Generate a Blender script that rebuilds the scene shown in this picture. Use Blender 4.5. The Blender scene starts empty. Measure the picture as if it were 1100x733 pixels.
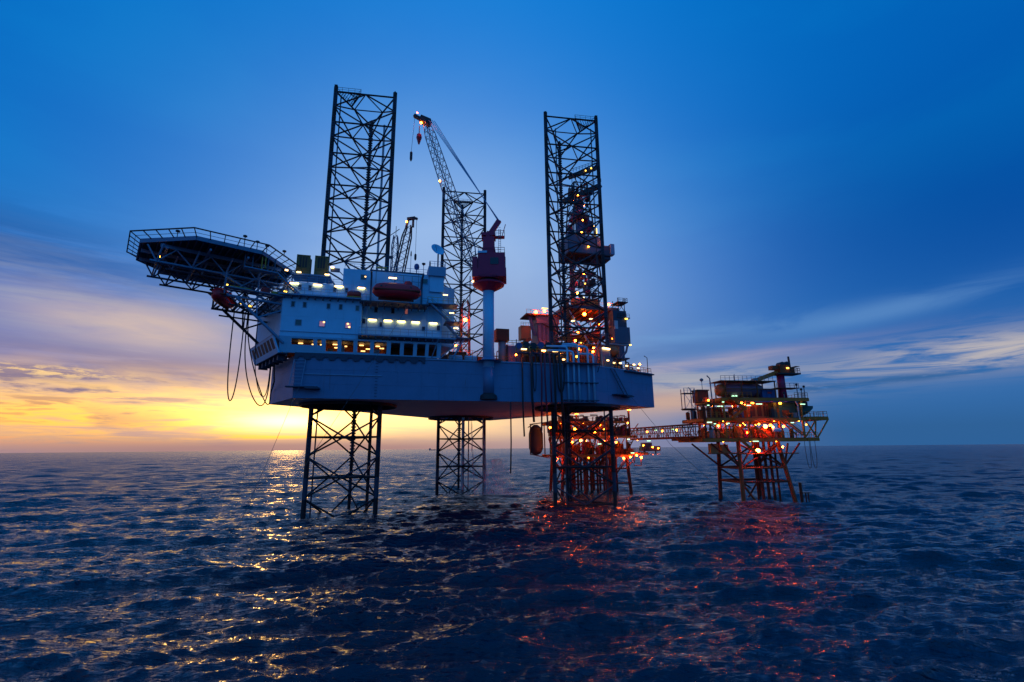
import bpy, bmesh, math, random
import numpy as np
from mathutils import Vector, Matrix, geometry
random.seed(11)
SC = bpy.context.scene
COL = SC.collection
R_ = math.radians

# ------------------------------------------------------------------ camera
CAM_H = 11.0
cam_d = bpy.data.cameras.new('camera')
cam = bpy.data.objects.new('camera', cam_d)
COL.objects.link(cam)
cam_d.sensor_width = 36.0
cam_d.lens = 529.86 / 1100 * 36.0
cam_d.clip_start = 0.5
cam_d.clip_end = 200000.0
_p, _r = 0.2143075, -0.0087584
_F = Vector((0, math.cos(_p), math.sin(_p)))
_U0 = Vector((0, -math.sin(_p), math.cos(_p)))
_R0 = Vector((1, 0, 0))
_R = math.cos(_r) * _R0 + math.sin(_r) * _U0
_U = -math.sin(_r) * _R0 + math.cos(_r) * _U0
_m = Matrix((( _R.x, _U.x, -_F.x, 0), (_R.y, _U.y, -_F.y, 0), (_R.z, _U.z, -_F.z, CAM_H), (0, 0, 0, 1)))
cam.matrix_world = _m
SC.camera = cam

SC.view_settings.view_transform = 'Standard'
SC.view_settings.look = 'None'
SC.view_settings.exposure = 0.0
SC.view_settings.gamma = 1.0
SC.cycles.max_bounces = 5
SC.cycles.diffuse_bounces = 2
SC.cycles.glossy_bounces = 3
SC.cycles.sample_clamp_indirect = 2.5
SC.cycles.caustics_reflective = True
SC.cycles.caustics_refractive = False

# ------------------------------------------------------------------ shader node maths helper
class NX:
    """node expression: wraps an output socket so that python arithmetic builds Math nodes"""
    def __init__(s, nt, sock): s.nt, s.k = nt, sock
    def _m(s, op, *a):
        n = s.nt.nodes.new('ShaderNodeMath'); n.operation = op
        for i, x in enumerate((s,) + a):
            if isinstance(x, NX): s.nt.links.new(x.k, n.inputs[i])
            else: n.inputs[i].default_value = x
        return NX(s.nt, n.outputs[0])
    def __add__(s, o): return s._m('ADD', o)
    def __sub__(s, o): return s._m('SUBTRACT', o)
    def __mul__(s, o): return s._m('MULTIPLY', o)
    def __truediv__(s, o): return s._m('DIVIDE', o)
    def clamp(s): return s._m('MAXIMUM', 0.0)._m('MINIMUM', 1.0)
    def sq(s): return s * s
    def gauss(s, c, w):          # exp(-((x-c)/w)^2)
        t = (s - c) / w
        return ((t * t) * -1.0)._m('EXPONENT')
    def smooth(s, a, b):
        n = s.nt.nodes.new('ShaderNodeMapRange'); n.interpolation_type = 'SMOOTHSTEP'
        s.nt.links.new(s.k, n.inputs[0])
        n.inputs[1].default_value = a; n.inputs[2].default_value = b
        n.inputs[3].default_value = 0.0; n.inputs[4].default_value = 1.0
        return NX(s.nt, n.outputs[0])
def mixc(nt, fac, a, b, blend='MIX'):
    n = nt.nodes.new('ShaderNodeMix'); n.data_type = 'RGBA'; n.blend_type = blend; n.clamp_factor = True
    for i, x in ((0, fac), (6, a), (7, b)):
        if isinstance(x, NX): nt.links.new(x.k, n.inputs[i])
        elif isinstance(x, bpy.types.NodeSocket): nt.links.new(x, n.inputs[i])
        elif i == 0: n.inputs[i].default_value = x
        else: n.inputs[i].default_value = (*x, 1)
    return n.outputs[2]
def noise(nt, vec, scale, detail=4, rough=.5, dist=0.0):
    n = nt.nodes.new('ShaderNodeTexNoise')
    n.inputs['Scale'].default_value = scale; n.inputs['Detail'].default_value = detail
    n.inputs['Roughness'].default_value = rough; n.inputs['Distortion'].default_value = dist
    if vec is not None: nt.links.new(vec, n.inputs['Vector'])
    return NX(nt, n.outputs['Fac'])
def mapping(nt, vec, scale=(1, 1, 1), rot=(0, 0, 0), loc=(0, 0, 0)):
    n = nt.nodes.new('ShaderNodeMapping')
    n.inputs['Scale'].default_value = scale; n.inputs['Rotation'].default_value = rot; n.inputs['Location'].default_value = loc
    nt.links.new(vec, n.inputs['Vector'])
    return n.outputs[0]

# ------------------------------------------------------------------ world: dusk sky
SUN_AZ = -24.0      # degrees to the right of +Y
SUN_EL = 2.7
W = bpy.data.worlds.new('World'); SC.world = W; W.use_nodes = True
nt = W.node_tree; nt.nodes.clear()
out = nt.nodes.new('ShaderNodeOutputWorld'); bg = nt.nodes.new('ShaderNodeBackground')
nt.links.new(bg.outputs[0], out.inputs[0])
tc = nt.nodes.new('ShaderNodeTexCoord'); gen = tc.outputs['Generated']
sep = nt.nodes.new('ShaderNodeSeparateXYZ'); nt.links.new(gen, sep.inputs[0])
X, Y, Z = (NX(nt, sep.outputs[i]) for i in range(3))
el = Z._m('ARCSINE') * 57.29578
az = X._m('ARCTAN2', Y) * 57.29578
# streaky cloud fields (direction vector, squashed vertically so that streaks lie along the horizon)
v1 = mapping(nt, gen, (1.0, 1.0, 5.0), (R_(3), R_(-3), 0))
v2 = mapping(nt, gen, (1.2, 1.2, 11.0), (R_(-2), R_(2.5), R_(20)), (3, 1, 2))
v3 = mapping(nt, gen, (1.0, 1.0, 3.0), (R_(6), R_(8), R_(50)), (7, 2, 5))
nA = noise(nt, v1, 3.2, 8, .58, .5)
nB = noise(nt, v2, 3.6, 9, .62, .45)
nC = noise(nt, v3, 1.7, 7, .52, .3)
nD = noise(nt, mapping(nt, gen, (14, 14, 80), (R_(3), 0, 0), (1, 4, 2)), 2.5, 6, .65, .3)
nE = noise(nt, mapping(nt, gen, (2.4, 2.4, 26.0), (R_(1), R_(2), 0), (4, 9, 1)), 2.6, 8, .62, .6)

mid, pale = (.0, .195, .66), (.31, .50, .84)
def band(az0, waz, el0, wel, tilt=0.0):
    e2 = el - (az - az0) * tilt
    return az.gauss(az0, waz) * e2.gauss(el0, wel)
# blue of the clear sky, deeper to both sides, deepest low on the right
side = mixc(nt, az.smooth(-20, 40), (.0, .14, .52), (.0, .105, .44))
col = mixc(nt, az.gauss(-4, 38), side, mid)
col = mixc(nt, el.smooth(44, 80) * .6, col, (.0, .17, .58))
# the sky away from the sunset keeps an even luminous blue
away = (Y * -1.0).smooth(-.25, .45)
col = mixc(nt, away, col, (.02, .22, .68))
# faint mottling of high thin cloud
col = mixc(nt, (nC.smooth(.40, .66) * el.smooth(10, 24)).clamp() * .25, col, (.0, .25, .66))
col = mixc(nt, band(46, 22, 19, 11) * .75, col, (.0, .062, .32))
# pale luminous veil rising over the sunset side
veil = az.gauss(-8, 21) * el.gauss(14, 17.5) * (nC * .8 + .86)
col = mixc(nt, (veil * 1.1).clamp(), col, pale)
col = mixc(nt, (az.gauss(-3, 19) * el.gauss(12, 10) * .72).clamp(), col, (.29, .38, .60))
# thick darker stratus to the left
col = mixc(nt, (band(-52, 20, 16.5, 3.4, -.05) * nB.smooth(.3, .6)).clamp() * .85, col, (.0, .10, .36))
# grey blue belt low down
lowc = mixc(nt, az.smooth(-20, 20), (.26, .23, .42), (.10, .20, .43))
lowc = mixc(nt, az.smooth(14, 34), lowc, (.035, .155, .42))
col = mixc(nt, (el.gauss(4, 8.5) * .95).clamp(), col, lowc)
# pale puff high left of the sun
pf = band(-37.5, 8.5, 11.4, 2.3, -.06) * (nA.smooth(.22, .62) * .7 + .35)
col = mixc(nt, (band(-43, 22, 12.8, 3.4, -.05) * nE.smooth(.35, .7) * .75).clamp(), col, (.24, .31, .50))
col = mixc(nt, (pf * 1.0).clamp(), col, (.66, .50, .44))
# violet grey layers under it
col = mixc(nt, (band(-38, 18, 7.6, 1.5, -.03) * nB.smooth(.36, .52) * .85).clamp(), col, (.17, .17, .36))
# warm sunset light filling the lowest degrees
warm = az.gauss(SUN_AZ - 9, 27) * el.gauss(3.3, 2.9)
warm2 = az.gauss(-6, 17) * el.gauss(2.6, 2.9)
w_n = nE.smooth(.32, .56) * .62 + .42
wcol = mixc(nt, el.smooth(2.4, 6.5), (1.45, .72, .10), (1.05, .64, .28))
col = mixc(nt, (az.gauss(SUN_AZ - 8, 22) * el.gauss(6.0, 2.0) * nA.smooth(.36, .58) * .8).clamp(), col, (.80, .49, .26))
col = mixc(nt, (warm * w_n * 1.15).clamp(), col, wcol)
col = mixc(nt, (warm2 * (nB * .5 + .66)).clamp() * .95, col, (1.0, .66, .36))
# cloud banks drawn across the light: violet grey streaks
col = mixc(nt, (nB.smooth(.50, .60) * band(-40, 14, 5.4, 1.7, -.03)).clamp() * 1.0, col, (.17, .14, .27))
col = mixc(nt, (nE.smooth(.54, .62) * band(-36, 17, 3.8, 1.8, -.02)).clamp() * .9, col, (.45, .21, .16))
col = mixc(nt, (nA.smooth(.50, .60) * band(-45, 10, 2.9, .9)).clamp() * .8, col, (.22, .14, .22))
col = mixc(nt, (nD.smooth(.46, .60) * band(-43.5, 5, 6.7, .5)).clamp(), col, (1.0, .66, .30))
col = mixc(nt, (nE.smooth(.50, .60) * band(-28, 20, 5.0, .8, -.02)).clamp() * .8, col, (1.1, .70, .26))
# horizon bank, lit rose on the left
hb = el.gauss(.1, 1.35) * az.gauss(-24, 34)
hcol = mixc(nt, (nE.smooth(.50, .62) * band(-44, 9, 1.4, .6)).clamp(), (.36, .21, .22), (.85, .27, .10))
col = mixc(nt, (hb * 1.1).clamp() * .92, col, hcol)
col = mixc(nt, (nE.smooth(.48, .60) * az.gauss(-27, 7) * el.gauss(1.35, .22)).clamp(), col, (1.5, .62, .05))
# the sun behind thin cloud: bright core and a wide bloom of light in the cloud
core = az.gauss(SUN_AZ - .5, 4.6) * el.gauss(SUN_EL + .25, .75) * (nE * 1.4 + .2)
halo = az.gauss(SUN_AZ + 3.5, 12.5) * el.gauss(3.9, 1.9)
def addc(fac, c, base):
    m = mixc(nt, fac, (0, 0, 0), c)
    return mixc(nt, 1.0, base, m, 'ADD')
col = addc((halo * (nE * 1.2 + .2)).clamp(), (2.3, 1.35, .30), col)
col = addc(core.clamp(), (4.0, 2.5, .7), col)
# right hand side: long rosy band climbing gently to the right, pale lit patches, dark slips, blue bank
g1 = band(18, 15, 8.6, .75, .075) * az.smooth(4, 12)
col = mixc(nt, (g1 * (nE * 1.3 - .12)).clamp() * .85, col, (.55, .42, .46))
g2 = band(20, 12, 6.6, 1.9, .0) * nE.smooth(.34, .58)
col = mixc(nt, (g2 * .9).clamp(), col, (.42, .42, .46))
g3 = band(17, 7, 4.8, 1.3) * nB.smooth(.35, .55) * az.smooth(5, 12)
col = mixc(nt, (g3 * 1.1).clamp() * .85, col, (.62, .40, .30))
g4 = band(45, 11, 7.7, 1.5, .03) * nE.smooth(.36, .58)
col = mixc(nt, (g4 * 1.0).clamp(), col, (.50, .46, .47))
g5 = (band(20, 12, 12.0, .9, .06) + band(38, 12, 12.2, 1.0, .10)).clamp() * nA.smooth(.38, .58)
col = mixc(nt, (g5 * .42).clamp(), col, (.17, .36, .66))
g6 = band(17, 9, 10.3, .8, .08) * nA.smooth(.36, .50)
col = mixc(nt, (g6 * .55).clamp(), col, (.09, .20, .46))
col = mixc(nt, (band(30, 4.5, 5.5, .45) * nD.smooth(.36, .5) + band(39, 4.5, 5.9, .33, .02) * nD.smooth(.30, .46)).clamp() * .85, col, (.03, .12, .32))
bank = el.gauss(.4, 3.2) * az.smooth(16, 34)
col = mixc(nt, (bank * 1.15).clamp() * .9, col, (.025, .115, .30))
col = mixc(nt, (el.gauss(.2, 2.6) * az.smooth(2, 12) * (az.smooth(12, 36) * -1 + 1)).clamp() * .75, col, (.20, .22, .36))
# the physical sky adds a trace of its own colour
sk = nt.nodes.new('ShaderNodeTexSky'); sk.sky_type = 'NISHITA'; sk.sun_disc = False
sk.sun_elevation = R_(SUN_EL); sk.sun_rotation = R_(SUN_AZ)
skm = mixc(nt, 0.0012, (0, 0, 0), sk.outputs[0])
col = mixc(nt, 1.0, col, skm, 'ADD')
nt.links.new(col, bg.inputs[0]); bg.inputs[1].default_value = 1.0

sun_d = bpy.data.lights.new('sun', 'SUN'); sun = bpy.data.objects.new('sun', sun_d); COL.objects.link(sun)
sun_d.energy = .05; sun_d.angle = R_(3); sun_d.color = (1.0, .48, .12)
_sd = Vector((math.sin(R_(SUN_AZ)) * math.cos(R_(SUN_EL)), math.cos(R_(SUN_AZ)) * math.cos(R_(SUN_EL)), math.sin(R_(SUN_EL))))
sun.rotation_euler = (-_sd).to_track_quat('-Z', 'Y').to_euler()
# ------------------------------------------------------------------ the sea
def water_mat():
    m = bpy.data.materials.new('sea_water'); m.use_nodes = True; nt = m.node_tree
    b = nt.nodes['Principled BSDF']
    geo = nt.nodes.new('ShaderNodeNewGeometry'); pos = geo.outputs['Position']
    big = noise(nt, mapping(nt, pos, (.02, .03, 1)), 1.0, 3)
    c = mixc(nt, big.smooth(.35, .65), (.001, .006, .022), (.0015, .010, .032))
    at = nt.nodes.new('ShaderNodeAttribute'); at.attribute_name = 'foam'
    fo = NX(nt, at.outputs['Fac']) * noise(nt, pos, 3.5, 5, .7).smooth(.46, .60)
    c = mixc(nt, fo.clamp(), c, (.62, .66, .70))
    nt.links.new(c, b.inputs['Base Color'])
    at2 = nt.nodes.new('ShaderNodeAttribute'); at2.attribute_name = 'unresolved'
    ro = fo.clamp() * .5 + NX(nt, at2.outputs['Fac']).smooth(.35, 1.0) * .24 + .015
    nt.links.new(ro.k, b.inputs['Roughness'])
    b.inputs['IOR'].default_value = 1.42
    h1 = noise(nt, mapping(nt, pos, (.7, 2.3, 1), (0, 0, R_(-12))), 1.0, 3, .55, .4)
    h2 = noise(nt, mapping(nt, pos, (.9, 1.8, 1), (0, 0, R_(12)), (5, 3, 0)), 2.6, 5, .62, .5)
    h3 = noise(nt, mapping(nt, pos, (.16, .30, 1), (0, 0, R_(-5)), (9, 3, 0)), 1.0, 2, .5, .3)
    h = h1 * .46 + h2 * .09 + h3 * .45
    bp = nt.nodes.new('ShaderNodeBump'); bp.inputs['Strength'].default_value = 1.0; bp.inputs['Distance'].default_value = 1.0
    nt.links.new(h.k, bp.inputs['Height']); nt.links.new(bp.outputs[0], b.inputs['Normal'])
    return m

def build_sea():
    rng = np.random.default_rng(5)
    rr = [9.0]
    while rr[-1] < 2600: rr.append(rr[-1] * 1.0038 + .004)
    while rr[-1] < 60000: rr.append(rr[-1] * 1.12)
    rr = np.array(rr)
    inner = np.radians(52); fine = np.linspace(-inner, inner, 1000)
    aa = np.concatenate([np.linspace(-math.pi, -inner, 60)[:-1], fine, np.linspace(inner, math.pi, 60)[1:-1]])
    Rg, Ag = np.meshgrid(rr, aa, indexing='ij')
    x = (Rg * np.sin(Ag)).astype(np.float32).ravel(); y = (Rg * np.cos(Ag)).astype(np.float32).ravel()
    cell = np.maximum(Rg * .0038, Rg * np.where(np.abs(Ag) < inner, .0021, .05)).astype(np.float32).ravel()
    z = np.zeros_like(x); dx = np.zeros_like(x); dy = np.zeros_like(x)
    n = 230
    lam = np.exp(rng.uniform(math.log(.33), math.log(28), n))
    main = math.radians(-77)          # travelling toward the viewer, a little to the left
    th = main + rng.normal(0, 1, n) * np.where(lam < 1.6, .60, .34)
    slope = .028 * np.where(lam > 4, (4 / lam) ** .42, 1.0) * np.where(lam < 1.6, 1.6, np.where(lam < 7, 1.45, 1.0)) * rng.uniform(.5, 1.3, n)
    ph = rng.uniform(0, 2 * math.pi, n)
    tot = float((slope ** 2).sum()); got = np.zeros_like(x)
    for i in range(n):
        k = 2 * math.pi / lam[i]
        w = np.clip(lam[i] / (2.6 * cell) - 1, 0, 1)
        idx = np.nonzero(w > 0)[0]
        xi, yi, wi = x[idx], y[idx], w[idx]
        cx, sy = math.cos(th[i]), math.sin(th[i])
        a = slope[i] / k
        q = (k * (xi * cx + yi * sy) + ph[i]).astype(np.float32)
        s, c = np.sin(q), np.cos(q)
        z[idx] += a * wi * c; got[idx] += wi * slope[i] ** 2 / tot
        dx[idx] -= .85 * a * wi * s * cx; dy[idx] -= .85 * a * wi * s * sy
    # foam where the water is troubled: by the legs and under the discharge, plus one breaking crest
    foam = np.zeros_like(x)
    for fx, fy, r_, s_ in FOAM:
        foam = np.maximum(foam, s_ * np.exp(-(((x - fx) / r_) ** 2 + ((y - fy) / r_) ** 2)))
    bx, by = 11.5, 63.0
    bump = np.exp(-(((x - bx) / 2.6) ** 2 + ((y - by) / 1.1) ** 2))
    z += .5 * bump
    foam = np.maximum(foam, 1.0 * np.exp(-(((x - bx) / 1.5) ** 2 + ((y - by + .25) / .28) ** 2)))
    V = np.stack([x + dx, y + dy, z], 1)
    nr, na = len(rr), len(aa)
    i, j = np.meshgrid(np.arange(nr - 1), np.arange(na), indexing='ij')
    j2 = (j + 1) % na
    a = i * na + j; b = i * na + j2; c = (i + 1) * na + j2; d = (i + 1) * na + j
    Q = np.stack([a, d, c, b], -1).reshape(-1, 4)
    # close the hole under the viewer with a fan
    ctr = len(V); V = np.vstack([V, [[0, 0, 0]]])
    jj = np.arange(na); T = np.stack([np.full(na, ctr), jj, (jj + 1) % na], 1)
    me = bpy.data.meshes.new('sea')
    nq, ntri = len(Q), len(T)
    me.vertices.add(len(V)); me.vertices.foreach_set('co', V.astype(np.float32).ravel())
    me.loops.add(nq * 4 + ntri * 3)
    me.loops.foreach_set('vertex_index', np.concatenate([Q.ravel(), T.ravel()]).astype(np.int32))
    me.polygons.add(nq + ntri)
    ls = np.concatenate([np.arange(nq) * 4, nq * 4 + np.arange(ntri) * 3]).astype(np.int32)
    me.polygons.foreach_set('loop_start', ls)
    me.polygons.foreach_set('use_smooth', np.ones(nq + ntri, bool))
    me.update(calc_edges=True); me.validate()
    at = me.attributes.new('foam', 'FLOAT', 'POINT')
    at.data.foreach_set('value', np.append(foam, 0).astype(np.float32))
    at = me.attributes.new('unresolved', 'FLOAT', 'POINT')
    at.data.foreach_set('value', np.append(1 - got, 0).astype(np.float32))
    me.materials.append(water_mat())
    o = bpy.data.objects.new('sea', me); COL.objects.link(o)
    o['kind'] = 'structure'; o['label'] = 'dark blue choppy sea reaching the horizon'
    return o
FOAM = [(-5.5, 125.5, 3.6, .9), (-1.5, 124.5, 4.0, .75), (-35.9, 87.1, .9, .6), (-24.2, 88.9, .9, .6), (7.8, 96.6, 1.0, .6), (19.6, 98.5, 1.0, .6), (46.6, 104.8, 1.0, .6), (57.9, 107.4, 1.3, .7)]
build_sea()
# ------------------------------------------------------------------ materials
M = {}
def paint(name, base, rough=.55, wear=.35, dirt=(.10, .06, .035), metal=0.0, spec=.4, streak=True, scale=.35):
    m = bpy.data.materials.new(name); m.use_nodes = True; nt = m.node_tree; b = nt.nodes['Principled BSDF']
    geo = nt.nodes.new('ShaderNodeNewGeometry'); p = geo.outputs['Position']
    n1 = noise(nt, p, scale, 5, .6)
    c = mixc(nt, n1.smooth(.3, .7) * .35, base, tuple(x * .72 for x in base))
    if streak:      # rain and rust streaks run down vertical faces
        n2 = noise(nt, mapping(nt, p, (2.2, 2.2, .16)), 1.0, 5, .65)
        n3 = noise(nt, p, .22, 3)
        c = mixc(nt, n2.smooth(.56, .74) * n3.smooth(.42, .62) * wear, c, dirt)
    n4 = noise(nt, p, 2.6, 6, .7)
    c = mixc(nt, n4.smooth(.60, .72) * wear * .6, c, dirt)
    nt.links.new(c, b.inputs['Base Color'])
    r = n4 * .25 + (rough - .12)
    nt.links.new(r.k, b.inputs['Roughness'])
    b.inputs['Metallic'].default_value = metal
    b.inputs['Specular IOR Level'].default_value = spec
    bp = nt.nodes.new('ShaderNodeBump'); bp.inputs['Strength'].default_value = .25; bp.inputs['Distance'].default_value = .03
    nt.links.new(n4.k, bp.inputs['Height']); nt.links.new(bp.outputs[0], b.inputs['Normal'])
    M[name] = m; return m
def lamp_mat(name, c, s):
    m = bpy.data.materials.new(name); m.use_nodes = True; b = m.node_tree.nodes['Principled BSDF']
    b.inputs['Base Color'].default_value = (.8, .8, .8, 1)
    b.inputs['Emission Color'].default_value = (*c, 1); b.inputs['Emission Strength'].default_value = s
    M[name] = m; return m
def glass(name, c, rough=.08):
    m = bpy.data.materials.new(name); m.use_nodes = True; b = m.node_tree.nodes['Principled BSDF']
    b.inputs['Base Color'].default_value = (*c, 1); b.inputs['Roughness'].default_value = rough
    b.inputs['IOR'].default_value = 1.5
    M[name] = m; return m
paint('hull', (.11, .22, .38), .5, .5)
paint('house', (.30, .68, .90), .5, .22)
paint('underside', (.74, .70, .70), .5, .4, streak=False)
paint('house_trim', (.20, .36, .52), .5, .3)
paint('navy', (.035, .06, .10), .6, .3)
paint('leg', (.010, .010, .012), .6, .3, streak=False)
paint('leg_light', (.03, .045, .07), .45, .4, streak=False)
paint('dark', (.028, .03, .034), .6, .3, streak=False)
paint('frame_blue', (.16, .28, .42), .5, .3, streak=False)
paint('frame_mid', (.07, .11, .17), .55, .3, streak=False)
paint('grate', (.05, .055, .06), .7, .3, streak=False)
paint('crane_red', (.42, .012, .07), .45, .3)
paint('boat_red', (.72, .02, .03), .38, .15)
paint('raft_red', (.62, .03, .02), .45, .2)
paint('ochre', (.60, .155, .012), .55, .5)
paint('ochre_dark', (.28, .055, .006), .6, .5)
paint('rust', (.20, .028, .008), .7, .4)
paint('yellow', (.62, .36, .04), .5, .3, streak=False)
paint('olive', (.13, .13, .045), .6, .5)
paint('grey', (.24, .25, .27), .55, .4)
paint('pale', (.5, .52, .54), .5, .3)
paint('mauve', (.24, .13, .19), .55, .4)
paint('blue_box', (.05, .09, .25), .5, .3)
paint('green_hull', (.03, .10, .085), .5, .3)
paint('orange', (.60, .14, .03), .5, .3)
paint('hose', (.02, .02, .022), .6, .1, streak=False)
paint('hose_red', (.22, .03, .06), .6, .1, streak=False)
paint('wire', (.10, .12, .13), .5, .1, streak=False)
glass('pane', (.02, .03, .04)); glass('pane_green', (.06, .12, .12), .15)
lamp_mat('lamp_warm', (1, .46, .12), 14)
lamp_mat('lamp_room', (1, .50, .14), 3.2)
lamp_mat('lamp_small', (1, .56, .18), 6)
lamp_mat('pane_lit', (1, .22, .06), .22)
lamp_mat('lamp_orange', (1, .14, .006), 110)
lamp_mat('lamp_amber', (1, .26, .012), 28)
lamp_mat('lamp_red', (1, .075, .008), 150)
lamp_mat('lamp_green', (.5, 1, .55), 2.0)
lamp_mat('lamp_yellow', (1, .55, .04), 4)
def band_mat():      # chords: near-black lengths alternate with paler blue ones up the height
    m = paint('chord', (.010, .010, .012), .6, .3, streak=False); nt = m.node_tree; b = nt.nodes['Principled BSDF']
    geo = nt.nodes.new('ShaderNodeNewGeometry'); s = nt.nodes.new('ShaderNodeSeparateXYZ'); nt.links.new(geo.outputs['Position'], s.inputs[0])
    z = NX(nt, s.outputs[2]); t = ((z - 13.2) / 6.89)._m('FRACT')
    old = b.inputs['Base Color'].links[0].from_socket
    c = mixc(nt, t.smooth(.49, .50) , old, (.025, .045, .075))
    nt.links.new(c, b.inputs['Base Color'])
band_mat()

# ------------------------------------------------------------------ object builders
def link(o): COL.objects.link(o); return o
def thing(name, label, cat, loc=(0, 0, 0), rot=0.0, group=None):
    o = link(bpy.data.objects.new(name, None)); o.location = loc; o.rotation_euler = (0, 0, rot)
    o.empty_display_size = 1.0
    o['label'] = label; o['category'] = cat
    if group: o['group'] = group
    return o
def relabel(o, label, group=None):
    o['label'] = label
    if group: o['group'] = group
def copy_tree(o, parent=None):
    c = link(o.copy())
    if parent is not None: c.parent = parent
    for ch in [x for x in o.children]: copy_tree(ch, c)
    return c
class MB:
    def __init__(s): s.v, s.f = [], []
    def add(s, vs, fs):
        n = len(s.v); s.v += [tuple(p) for p in vs]; s.f += [tuple(i + n for i in f) for f in fs]; return s
    def box(s, x0, x1, y0, y1, z0, z1):
        return s.add([(x0, y0, z0), (x1, y0, z0), (x1, y1, z0), (x0, y1, z0), (x0, y0, z1), (x1, y0, z1), (x1, y1, z1), (x0, y1, z1)],
                     [(0, 3, 2, 1), (4, 5, 6, 7), (0, 1, 5, 4), (1, 2, 6, 5), (2, 3, 7, 6), (3, 0, 4, 7)])
    def bar(s, p, q, w, h=None):
        """square bar between two points"""
        h = h or w; p, q = Vector(p), Vector(q); d = (q - p)
        if d.length < 1e-6: return s
        d.normalize(); up = Vector((0, 0, 1)) if abs(d.z) < .95 else Vector((1, 0, 0))
        a = d.cross(up).normalized() * (w / 2); b = a.cross(d).normalized() * (h / 2)
        vs = [p - a - b, p + a - b, p + a + b, p - a + b, q - a - b, q + a - b, q + a + b, q - a + b]
        return s.add(vs, [(0, 3, 2, 1), (4, 5, 6, 7), (0, 1, 5, 4), (1, 2, 6, 5), (2, 3, 7, 6), (3, 0, 4, 7)])
    def tube(s, pts, r, n=8, r2=None):
        pts = [Vector(p) for p in pts]; k = len(pts); vs = []; fs = []
        prev = None
        for i, p in enumerate(pts):
            d = (pts[min(i + 1, k - 1)] - pts[max(i - 1, 0)]).normalized()
            if prev is None:
                up = Vector((0, 0, 1)) if abs(d.z) < .95 else Vector((1, 0, 0)); a = d.cross(up).normalized()
            else:
                a = (prev - d * prev.dot(d)).normalized()
            prev = a; b = d.cross(a)
            rr = r if r2 is None else r + (r2 - r) * i / (k - 1)
            for j in range(n):
                t = 2 * math.pi * j / n; vs.append(p + a * (rr * math.cos(t)) + b * (rr * math.sin(t)))
        for i in range(k - 1):
            for j in range(n):
                fs.append((i * n + j, i * n + (j + 1) % n, (i + 1) * n + (j + 1) % n, (i + 1) * n + j))
        fs.append(tuple(reversed(range(n)))); fs.append(tuple(range((k - 1) * n, k * n)))
        return s.add(vs, fs)
    def prism(s, poly, z0, z1):
        n = len(poly)
        a = sum(poly[i][0] * poly[(i + 1) % n][1] - poly[(i + 1) % n][0] * poly[i][1] for i in range(n))
        if a < 0: poly = poly[::-1]
        vs = [(x, y, z0) for x, y in poly] + [(x, y, z1) for x, y in poly]
        fs = [tuple(reversed(range(n))), tuple(range(n, 2 * n))] + [(i, (i + 1) % n, n + (i + 1) % n, n + i) for i in range(n)]
        return s.add(vs, fs)
    def lathe(s, prof, c=(0, 0, 0), n=16, axis='z'):
        vs = []; fs = []; k = len(prof)
        for r, h in prof:
            for j in range(n):
                t = 2 * math.pi * j / n; x, y = r * math.cos(t), r * math.sin(t)
                q = {'z': (x, y, h), 'x': (h, x, y), 'y': (y, h, x)}[axis]
                vs.append((c[0] + q[0], c[1] + q[1], c[2] + q[2]))
        for i in range(k - 1):
            for j in range(n): fs.append((i * n + j, i * n + (j + 1) % n, (i + 1) * n + (j + 1) % n, (i + 1) * n + j))
        fs.append(tuple(reversed(range(n)))); fs.append(tuple(range((k - 1) * n, k * n)))
        return s.add(vs, fs)
    def xf(s, m, start=0):
        for i in range(start, len(s.v)): s.v[i] = tuple(m @ Vector(s.v[i]))
        return s
    def rail(s, pts, h=1.05, step=1.6, r=.045, mid=True, closed=False):
        """guard rail along a polyline standing on it"""
        pts = [Vector(p) for p in pts]
        if closed: pts.append(pts[0])
        up = Vector((0, 0, h))
        for a, b in zip(pts, pts[1:]):
            n = max(1, round((b - a).length / step))
            for i in range(n + 1):
                p = a.lerp(b, i / n); s.bar(p, p + up, r * 1.3)
            s.bar(a + up, b + up, r * 1.4)
            if mid: s.bar(a + up * .55, b + up * .55, r)
        return s
    def mesh(s, name, mat, smooth=False):
        me = bpy.data.meshes.new(name); me.from_pydata(s.v, [], s.f)
        me.materials.append(M[mat] if isinstance(mat, str) else mat)
        if smooth:
            for p in me.polygons: p.use_smooth = len(p.vertices) == 4
        me.update(); return me
    def build(s, name, mat, parent=None, label=None, cat=None, group=None, kind=None, smooth=False, loc=None):
        bm = bmesh.new(); me = s.mesh(name, mat); bm.from_mesh(me); bmesh.ops.recalc_face_normals(bm, faces=bm.faces); bm.to_mesh(me); bm.free()
        if smooth:
            for p in me.polygons: p.use_smooth = len(p.vertices) == 4
        o = link(bpy.data.objects.new(name, me))
        if parent is not None: o.parent = parent
        if label: o['label'] = label
        if cat: o['category'] = cat
        if group: o['group'] = group
        if kind: o['kind'] = kind
        if loc: o.location = loc
        return o
_beams = {}
def beam(parent, name, p, q, r, mat='leg', n=8):
    """a round member as its own object; alike members share one mesh"""
    key = (mat, n)
    if key not in _beams:
        _beams[key] = MB().tube([(0, 0, -.5), (0, 0, .5)], 1, n).mesh(name, mat, True)
    p, q = Vector(p), Vector(q); d = q - p
    o = link(bpy.data.objects.new(name, _beams[key])); o.parent = parent
    o.location = (p + q) / 2; o.rotation_mode = 'QUATERNION'; o.rotation_quaternion = d.to_track_quat('Z', 'X')
    o.scale = (r, r, d.length)
    return o
_lm = {}
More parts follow.
